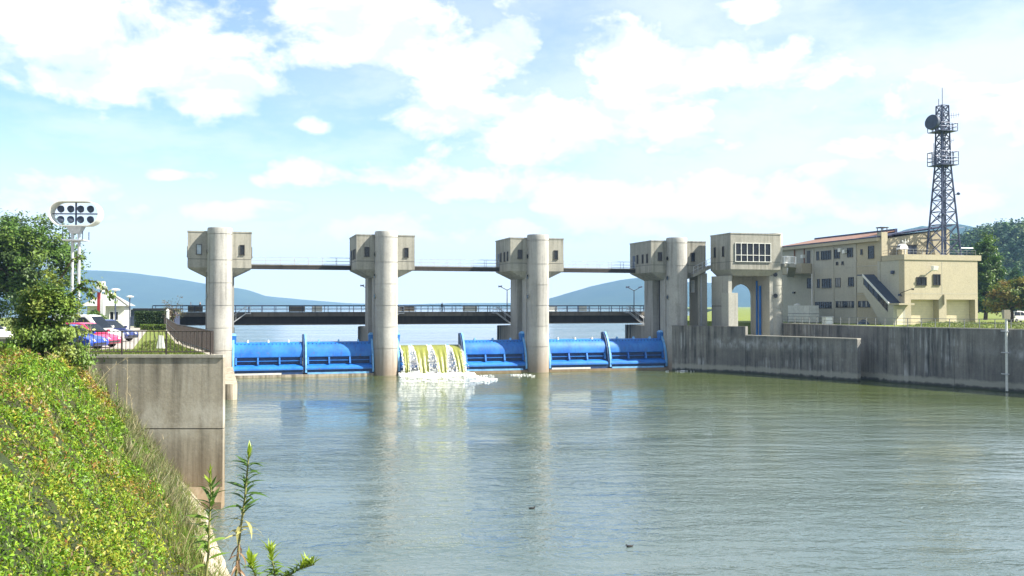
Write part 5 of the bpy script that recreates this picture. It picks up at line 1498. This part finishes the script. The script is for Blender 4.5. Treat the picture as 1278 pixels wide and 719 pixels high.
car('parked_van', 'cream white van half hidden behind the dark parapet', 'car_white', (-33.7, 61.5, 7.41), R(-8), 3.4, 1.5, 1.95, 'van')
car('parked_van', 'white van parked under the orange tinted tree by the building', 'car_white', (88.5, 168, 7.21), R(20), 4.2, 1.7, 1.9, 'van')

# ------------------------------------------------------------------ trees
def tree(name, label, base, trunk_h, trunk_r, ells, nclump, per, cr, L, pal, group=None, shell=0.5, droop=0.0, arch=None):
    t = thing(name, label, 'tree', base, 0, group)
    cl = []; cls = []
    tot = sum(e[3] * e[4] * e[5] for e in ells)
    for e in ells:
        k = max(3, int(nclump * e[3] * e[4] * e[5] / tot))
        d = unit(rng.normal(0, 1, (k, 3))); r = shell + (1 - shell) * rng.random((k, 1)) ** 0.6
        cl.append(np.array(e[:3]) + d * r * np.array(e[3:6]))
    C = np.concatenate(cl); n = len(C)
    tk = MB()
    tk.path([(0, 0, -.2), (.04 * trunk_h, .02, trunk_h * .5), (0, 0, trunk_h)], [trunk_r * 1.25, trunk_r, trunk_r * .8], 8)
    ctr = Vector(np.mean(C, 0)); top = Vector((0, 0, trunk_h))
    for i in rng.choice(n, min(n, 26), replace=False):
        q = Vector(C[i]); m1 = top.lerp(q, .45) + Vector((0, 0, .12 * (q - top).length))
        tk.path([top * random.uniform(.75, 1.0), m1, q], [trunk_r * .55, trunk_r * .3, trunk_r * .08], 5)
    N = n * per
    ci = np.repeat(np.arange(n), per)
    P = C[ci] + rng.normal(0, 1, (N, 3)) * cr * np.array([1, 1, .75])
    out = unit(P - np.array(ctr))
    up = unit(out * .6 + np.array([0, 0, .8]) + rng.normal(0, .5, (N, 3)))
    d = unit(np.cross(up, unit(rng.normal(0, 1, (N, 3)))) + out * .35 - np.array([0, 0, droop]))
    ll = L * rng.uniform(.65, 1.4, N)
    pal = np.array(pal)
    T = pal[rng.integers(0, len(pal), n)][ci] * rng.uniform(.75, 1.25, (N, 1))
    if arch:
        PA, DA, UA_, LA, TA = [], [], [], [], []
        for pts in arch:
            pts = [Vector(p) for p in pts]
            tk.path(pts, [.05 * (1 - .8 * i / len(pts)) for i in range(len(pts))], 5)
            for i in range(1, len(pts)):
                for _ in range(34):
                    f = random.random(); p = pts[i - 1].lerp(pts[i], f)
                    PA.append(p + Vector((random.gauss(0, .1), random.gauss(0, .1), random.gauss(-.05, .08))))
                    DA.append(((pts[i] - pts[i - 1]).normalized() * .5 + Vector((random.gauss(0, .5), random.gauss(0, .5), -.5))).normalized())
                    UA_.append((random.gauss(0, .4), random.gauss(-.3, .4), 1)); LA.append(L * random.uniform(.8, 1.5)); TA.append(pal[random.randrange(len(pal))])
        P = np.concatenate([P, np.array(PA)]); d = np.concatenate([d, np.array(DA)]); up = np.concatenate([up, unit(np.array(UA_))]); ll = np.concatenate([ll, LA]); T = np.concatenate([T, np.array(TA)])
    V, F = leaves(P, d, up, ll, ll * rng.uniform(.38, .6, len(ll)))
    tk.build('trunk', M['bark'], t)
    put('crown', np_mesh('crown', V, F, M['leaf'], np.repeat(T, 4, 0)), t)
    return t
G1 = [(0.065, 0.135, 0.02), (0.085, 0.165, 0.025), (0.05, 0.10, 0.02), (0.12, 0.19, 0.03), (0.07, 0.115, 0.035)]
G2 = [(0.12, 0.20, 0.025), (0.16, 0.235, 0.035), (0.09, 0.16, 0.022), (0.20, 0.25, 0.05), (0.07, 0.13, 0.02)]
tree('broadleaf_tree', 'dark green spreading tree with bare gaps beside the floodlight mast', (-49.0, 96, 7.35), 4.5, .34,
     [(0, 0, 9.0, 5.4, 4.2, 2.5), (-5, 1, 7.2, 5, 4, 3.2), (2.6, -.4, 6.6, 3.8, 3.2, 3.0), (-1.0, 0, 10.6, 3.4, 2.6, 1.1), (-7, 0, 9.5, 4, 3, 2), (-1.5, -1, 3.6, 4.5, 3, 2.4), (-7, 0, 4, 4.5, 3, 3), (2.5, -1, 3.2, 2.6, 2.5, 2.2)], 440, 100, .50, .34, G1, shell=.35)
tree('leafy_shrub', 'pale green leafy shrub tree growing beside the end of the iron fence', (-19.95, 41.4, 7.4), 1.2, .08,
     [(0, 0, 1.9, 1.55, 1.2, 1.25), (.45, .1, 1.0, .95, 1.0, .85), (-.7, 0, 1.1, 1.1, 1.0, .9), (-.2, 0, 3.2, .95, .8, .75), (.5, .2, 2.9, .8, .7, .8), (1.15, .3, .35, .75, .7, .5)], 115, 150, .22, .15, G2, shell=.35, droop=.4,
     arch=[[(.9, .1, 3.1), (1.5, .1, 3.7), (2.0, .1, 3.65), (2.5, .1, 3.25), (2.75, .1, 2.85)], [(.8, .1, 2.9), (1.3, .1, 3.45), (1.7, .1, 3.3), (1.85, .1, 2.9)], [(.3, .2, 3.6), (.9, .2, 4.6), (1.35, .2, 4.8)]])
bp = tree('bare_tree', 'small thin leaved grey tree by the hedge', ((216 - 639) / 1200 * 104, 104, 7.4), 1.3, .09,
     [(0, 0, 2.4, 1.5, 1.3, 1.3)], 26, 9, .22, .22, [(0.16, 0.15, 0.09), (0.10, 0.12, 0.05), (0.22, 0.17, 0.12)])
tree('tall_conifer', 'tall dense green tree rising behind the flat garage roof', (94.5, 192, 7.2), 4, .35,
     [(0, 0, 5, 3.6, 3.2, 3.2), (0, 0, 9, 3.3, 3, 3.2), (.2, 0, 12.5, 2.5, 2.3, 2.8), (0, 0, 15.2, 1.5, 1.4, 2.2)], 210, 70, .55, .55, [(0.06, 0.125, 0.02), (0.08, 0.16, 0.025), (0.045, 0.09, 0.018), (0.11, 0.18, 0.03)], shell=.55)
tree('autumn_tree', 'round orange tinted tree beside the white van near the building', (85.5, 164.5, 7.2), 2.4, .25,
     [(0, 0, 4.6, 3.7, 3, 2.3), (2.6, 0, 5.2, 3.2, 3, 2.3), (-2.4, 0, 3.4, 2, 2, 1.5)], 170, 80, .42, .42, [(0.15, 0.19, 0.025), (0.21, 0.19, 0.03), (0.11, 0.16, 0.022), (0.22, 0.155, 0.03), (0.10, 0.15, 0.025)], shell=.5)
tree('autumn_tree', 'second orange tinted tree further from the cream building', (92.5, 160.5, 7.2), 2.4, .25,
     [(0, 0, 4.4, 3.6, 3, 2.2), (1.8, 0, 5.0, 3.0, 3, 2.3)], 150, 80, .42, .42, [(0.16, 0.20, 0.03), (0.21, 0.185, 0.03), (0.11, 0.165, 0.022), (0.21, 0.14, 0.03)], shell=.5)
tree('young_conifer', 'small pointed dark conifer standing behind the orange trees', (112, 214, 7.2), 2, .2, [(0, 0, 5, 2.0, 2.0, 3.5), (0, 0, 8.6, 1.2, 1.2, 3.0)], 90, 60, .4, .45, [(0.03, 0.085, 0.03), (0.045, 0.11, 0.035)], shell=.5)
for (x, y, lab, el_) in [(-41.8, 96, 'rounded green bush beside the park lamp', (1.2, 1.0, 1.0)), (99, 172, 'yellow green bush at the edge of the yard', (2.2, 1.5, .9))]:
    tree('bush', lab, (x, y, 7.35), .5, .06, [(0, 0, el_[2], *el_)], 50, 60, .22, .22, G2 if x > 0 else G1, shell=.5)
# clipped hedge, a box of leaves
hg = thing('hedge', 'dark clipped hedge in front of the low shed', 'hedge', (-42.6, 114.5, 7.4), R(6))
N = 9000
P = np.stack([rng.uniform(-2.1, 2.1, N), rng.uniform(-.7, .7, N), rng.uniform(0, 1.85, N)], -1)
ax_ = rng.integers(0, 3, N); P[ax_ == 0, 1] = -.7 + rng.normal(0, .06, (ax_ == 0).sum()); P[ax_ == 1, 2] = 1.85 + rng.normal(0, .06, (ax_ == 1).sum())
V, F = leaves(P, unit(rng.normal(0, 1, (N, 3))), unit(rng.normal(0, 1, (N, 3)) + np.array([0, -.5, .6])), np.full(N, .17), np.full(N, .09))
put('foliage', np_mesh('foliage', V, F, M['leaf'], np.repeat(np.array([(0.03, 0.06, 0.012)]) * rng.uniform(.6, 1.4, (N, 1)), 4, 0)), hg)
MB().box(-1.9, 1.9, -.55, .55, 0, 1.7).build('stems', M['soil'], hg)
lh = thing('low_hedge', 'low bright clipped hedge by the white post', 'hedge', (-38.2, 103.5, 7.4))
N = 2500
V, F = leaves(np.stack([rng.uniform(-1.7, 1.7, N), rng.uniform(-.4, .4, N), rng.uniform(0, .62, N)], -1), unit(rng.normal(0, 1, (N, 3))), unit(rng.normal(0, 1, (N, 3)) + np.array([0, -.4, .7])), np.full(N, .17), np.full(N, .1))
put('foliage', np_mesh('foliage', V, F, M['leaf'], np.repeat(np.array([(0.13, 0.20, 0.025)]) * rng.uniform(.6, 1.4, (N, 1)), 4, 0)), lh)
MB().box(-1.6, 1.6, -.3, .3, 0, .5).build('stems', M['soil'], lh)
# lawns: blades where they are close enough to show
def lawn(name, label, poly_fn, n, h, z, wd=.02):
    pts = np.array([(poly_fn() + (z,))[:3] for _ in range(1400)])
    blades(name, label, pts, n, h * .6, h * 1.3, wd, [(0.13, 0.19, 0.03), (0.17, 0.22, 0.04), (0.10, 0.15, 0.025), (0.22, 0.22, 0.07)], .3)
def lp_():
    while True:
        y = random.uniform(48.6, 80); x = random.uniform(-26, -14.8)
        edge = -15.1 - (y - 48.5) * .447 if y < 65 else -22.6 - (y - 65) * .379
        if x < edge - .3 and (y < 56 or x > -22.0 - (y - 56.2) * .36 + .3): return (x, y)
lawn('lawn_grass', 'sunlit mown grass behind the iron fence', lp_, 16000, .16, 7.39)
def lp2():
    if True:
        f = random.uniform(0, 1.8); g = random.random(); return (50.5 + 9.5 * f + 6.8 * g, 126.3 - 14.4 * f + 5.0 * g, 7.19 + .6 * g)
lawn('lawn_grass', 'bright strip of grass between garage yard and dark wall', lp2, 12000, .22, 7.19, .03)

# ------------------------------------------------------------------ tall weeds close to the camera
def leaf_mesh(name, c, w=.16, curl=.35, fold=.25):
    m, n_, l_, b = newmat(name + ' green')
    t = NT(m)
    l_.new(t.mix(t.rng(t.noise(6, 4, .6, t.pos()), .35, .65), tuple(x * .8 for x in c), tuple(x * 1.15 for x in c)), b.inputs['Base Color'])
    b.inputs['Roughness'].default_value = .45
    tr = n_.new('ShaderNodeBsdfTranslucent'); tr.inputs['Color'].default_value = (c[0] * 1.1, c[1] * 1.1, c[2] * .8, 1)
    mx = n_.new('ShaderNodeMixShader'); mx.inputs[0].default_value = .3
    l_.new(b.outputs[0], mx.inputs[1]); l_.new(tr.outputs[0], mx.inputs[2]); l_.new(mx.outputs[0], n_['Material Output'].inputs[0])
    mb = MB(); st = 7; vs = []
    for i in range(st):
        f = i / (st - 1); ww = w * .5 * math.sin(PI * min(1, f * .9 + .08)) ** .8 * (1 - f ** 4); z = .25 * f - curl * f * f
        vs += [(f, -ww, z + fold * ww), (f, 0, z), (f, ww, z + fold * ww)]
    fs = []
    for i in range(st - 1):
        a = i * 3; fs += [(a, a + 3, a + 4, a + 1), (a + 1, a + 4, a + 5, a + 2)]
    mb.add(vs, fs)
    return mb.mesh(name, m, smooth=60)
LM = {'dark': leaf_mesh('leaf', (0.06, 0.125, 0.02), .18, .5), 'mid': leaf_mesh('leaf', (0.13, 0.22, 0.025), .18, .45), 'bright': leaf_mesh('leaf', (0.27, 0.37, 0.035), .22, .2), 'dry': leaf_mesh('leaf', (0.26, 0.16, 0.085), .14, .8, .6), 'pale': leaf_mesh('leaf', (0.33, 0.31, 0.11), .17, .6)}
M['stem'] = plain('weed stem', (0.20, 0.20, 0.07), .6)
def weed(label, pts, r, n, l0, plan, seed, group='tall weeds near the water'):
    """pts: stem points bottom to top; plan(f)->leaf kind at height f, leaf length factor"""
    rs = random.Random(seed)
    pts = [Vector(p) for p in pts]
    w = thing('tall_weed', label, 'weed', pts[0], 0, group)
    st = MB(); loc = [p - pts[0] for p in pts]
    st.path(loc, [r * (1 - .7 * i / len(loc)) for i in range(len(loc))], 7)
    st.build('stem', M['stem'], w, smooth=60)
    for i in range(n):
        f = (i + .5) / n; k = f * (len(loc) - 1); a = int(k); p = loc[a].lerp(loc[min(a + 1, len(loc) - 1)], k - a)
        kind, fac, pitch = plan(f)
        o = put('leaf', LM[kind], w, p)
        o.rotation_euler = (rs.uniform(-.6, .6), R(-pitch) + rs.uniform(-.45, .45), i * 2.4 + rs.uniform(-.4, .4))
        s = l0 * fac * rs.uniform(.55, 1.25); o.scale = (s, s * rs.uniform(.6, 1.2), s * rs.uniform(.4, 1.7))
    return w
def wp(px, py, Y): return ((px - 639) / 1200 * Y, Y, 10 - (py - 382) / 1200 * Y)
def plan1(f):
    if f < .36: return ('dry', .7, -35)
    if f < .50: return ('pale', 1.0, 5)
    if f < .88: return ('dark', 1.0 - .35 * (f - .5), 28)
    return ('bright', .5, 58)
gz = lambda x, y: float(bank_h(x, y))
def stem(px_list, Y):
    pts = [wp(px, py, Y) for px, py in px_list]
    b0 = (pts[0][0] - .08, Y + .02, gz(pts[0][0], Y))
    return [b0] + pts
weed('tall leafy weed with withered brown lower leaves standing alone against the water', stem([(296, 719), (301, 665), (307, 620), (310, 585), (312, 564)], 5.5), .009, 110, .14, plan1, 3)
weed('shorter leafy weed standing in front of the foot of the streaked wall', stem([(262, 690), (263, 650), (265, 615), (263, 590)], 5.9), .009, 90, .14, lambda f: ('mid', .95, 20) if f < .55 else (('dark', .8, 40) if f < .85 else ('bright', .5, 60)), 5)
def plume(f): return ('bright', .55 + .25 * math.sin(f * PI), 40)
weed('bright yellow green weed tip with feathery shoots at the water', stem([(345, 719), (343, 705), (338, 685)], 5.2), .006, 120, .105, lambda f: ('mid', .6, 20) if f < .75 else ('bright', .75, 50), 8)
weed('yellow green leaning weed shoot spreading its leaves sideways', stem([(356, 722), (372, 710), (394, 703)], 5.2), .005, 120, .105, lambda f: ('mid', .6, 20) if f < .72 else ('bright', .8, 45), 9)
weed('small yellow green weed shoot tucked below the lone tall weed', stem([(322, 720), (318, 710), (313, 700)], 5.0), .007, 80, .10, lambda f: ('mid', .6, 20) if f < .75 else ('bright', .8, 45), 12)
def far_weed(label, px, y0, Y, hgt, seed):
    x = (px - 639) / 1200 * Y; z = gz(x, Y)
    weed(label, [(x, Y, z), (x + .03, Y, z + hgt * .5), (x, Y, z + hgt)], .02, 46, .34, lambda f: ('dark', 1.0 - .3 * f, 30) if f < .75 else ('bright', .6, 60), seed)
far_weed('dark green upright weed rising out of the dry grass', 147, 535, 41, 1.9, 21)

# ------------------------------------------------------------------ people on the footbridge, ducks on the river
def person(label, loc, rz, shirt, legs, stride=.22):
    bm_v = [(0, 0, .95), (0, 0, 1.15), (0, .01, 1.38), (0, .02, 1.5), (0, .03, 1.60), (0, .02, 1.72),
            (-.10, 0, .90), (-.11, stride * .5, .50), (-.11, stride * .8, .09), (-.11, stride * .8 + .16, .04), (.10, 0, .90), (.11, -stride * .2, .50), (.11, -stride, .12), (.11, -stride + .15, .05),
            (-.19, 0, 1.40), (-.25, -.06, 1.14), (-.24, .06, .90), (-.24, .10, .82), (.19, 0, 1.40), (.25, .06, 1.14), (.25, .18, .92), (.25, .22, .84)]
    e = [(0, 1), (1, 2), (2, 3), (3, 4), (4, 5), (0, 6), (6, 7), (7, 8), (8, 9), (0, 10), (10, 11), (11, 12), (12, 13), (2, 14), (14, 15), (15, 16), (16, 17), (2, 18), (18, 19), (19, 20), (20, 21)]
    rad = [.14, .14, .15, .06, .085, .09, .10, .07, .045, .04, .10, .07, .045, .04, .07, .05, .035, .03, .07, .05, .035, .03]
    me = bpy.data.meshes.new('person'); me.from_pydata(bm_v, e, [])
    m, n_, l_, b = newmat(label[:20] + ' clothes')
    t = NT(m); tcn = n_.new('ShaderNodeTexCoord'); sp_ = n_.new('ShaderNodeSeparateXYZ'); l_.new(tcn.outputs['Object'], sp_.inputs[0]); z = sp_.outputs[2]
    def step(at): return t.rng(z, at - .01, at + .01)
    c = t.mix(step(.1), (0.03, 0.03, 0.03), legs); c = t.mix(step(.98), c, shirt); c = t.mix(step(1.48), c, (0.45, 0.28, 0.2)); c = t.mix(step(1.68), c, (0.03, 0.025, 0.02))
    l_.new(c, b.inputs['Base Color']); b.inputs['Roughness'].default_value = .8
    me.materials.append(m)
    o = put('person', me, None, loc, rz)
    sk = o.modifiers.new('skin', 'SKIN')
    if not me.skin_vertices: bpy.context.view_layer.objects.active = o
    for i, sv in enumerate(me.skin_vertices[0].data if me.skin_vertices else []):
        sv.radius = (rad[i], rad[i] * .85); sv.use_root = (i == 0)
    ss = o.modifiers.new('smooth', 'SUBSURF'); ss.levels = 1; ss.render_levels = 2
    return tag(o, label, 'person')
person('person in dark clothes walking over the footbridge above the waterfall', A(34.2, 13.0, 8.86), TH + R(-80), (0.05, 0.05, 0.06), (0.05, 0.055, 0.07))
person('person in white shirt on the bank end of the footbridge', A(-4.2, 12.2, 8.86), TH + R(90), (0.75, 0.75, 0.73), (0.08, 0.09, 0.14), .15)
person('person in black jacket on the bank end of the footbridge', A(-2.9, 12.6, 8.86), TH + R(70), (0.03, 0.03, 0.035), (0.06, 0.06, 0.07), .1)

def duck(label, x, y, rz):
    d = thing('duck', label, 'duck', (x, y, 0.0), rz, 'dark ducks on the river')
    d.scale = (.72, .72, .62)
    def ball(c, r, jit=0):
        return MB().add([(c[0] + v[0] * r[0] * (1.0 if v[0] > 0 or r[0] < .1 else 1.15), c[1] + v[1] * r[1], c[2] + v[2] * r[2]) for v in IV], [tuple(int(i) for i in f) for f in IF])
    b = ball((0, 0, .05), (.20, .10, .085)); b.add([(-.17, -.06, .06), (-.17, .06, .06), (-.30, 0, .15), (-.15, 0, .10)], [(0, 1, 2), (0, 2, 3), (1, 3, 2)]); b.tube((.12, 0, .07), (.17, 0, .135), .05, 8, .04)
    b.build('body', M['rubber'], d, smooth=60)
    h = ball((.185, 0, .15), (.055, .042, .045)).build('head', M['black_steel'], d, smooth=60)
    MB().hexa([(.22, -.02, .13), (.30, -.015, .125), (.30, .015, .125), (.22, .02, .13)], [(.22, -.015, .16), (.30, -.01, .14), (.30, .01, .14), (.22, .015, .16)]).build('bill', M['bronze'], h)
duck('dark duck swimming in the reflection of a pier tower', (664 - 639) / 1200 * 47.6, 47.6, R(10))
duck('dark duck swimming in the open blue water', (785 - 639) / 1200 * 40.1, 40.1, R(200))
duck('dark duck floating at the foam below the waterfall', A(33.2, -6.0)[0], A(33.2, -6.0)[1], R(20))

# ------------------------------------------------------------------ air
hm = bpy.data.materials.new('haze'); hm.use_nodes = True
hn = hm.node_tree.nodes; hn.clear()
pv = hn.new('ShaderNodeVolumePrincipled'); pv.inputs['Color'].default_value = (0.36, 0.62, 1.0, 1); pv.inputs['Density'].default_value = 0.00014; pv.inputs['Anisotropy'].default_value = 0.0
ho = hn.new('ShaderNodeOutputMaterial'); hm.node_tree.links.new(pv.outputs[0], ho.inputs['Volume'])
hz = MB().box(-7000, 5600, -400, 6400, -3.2, 340).build('haze', hm)
tag(hz, kind='stuff')
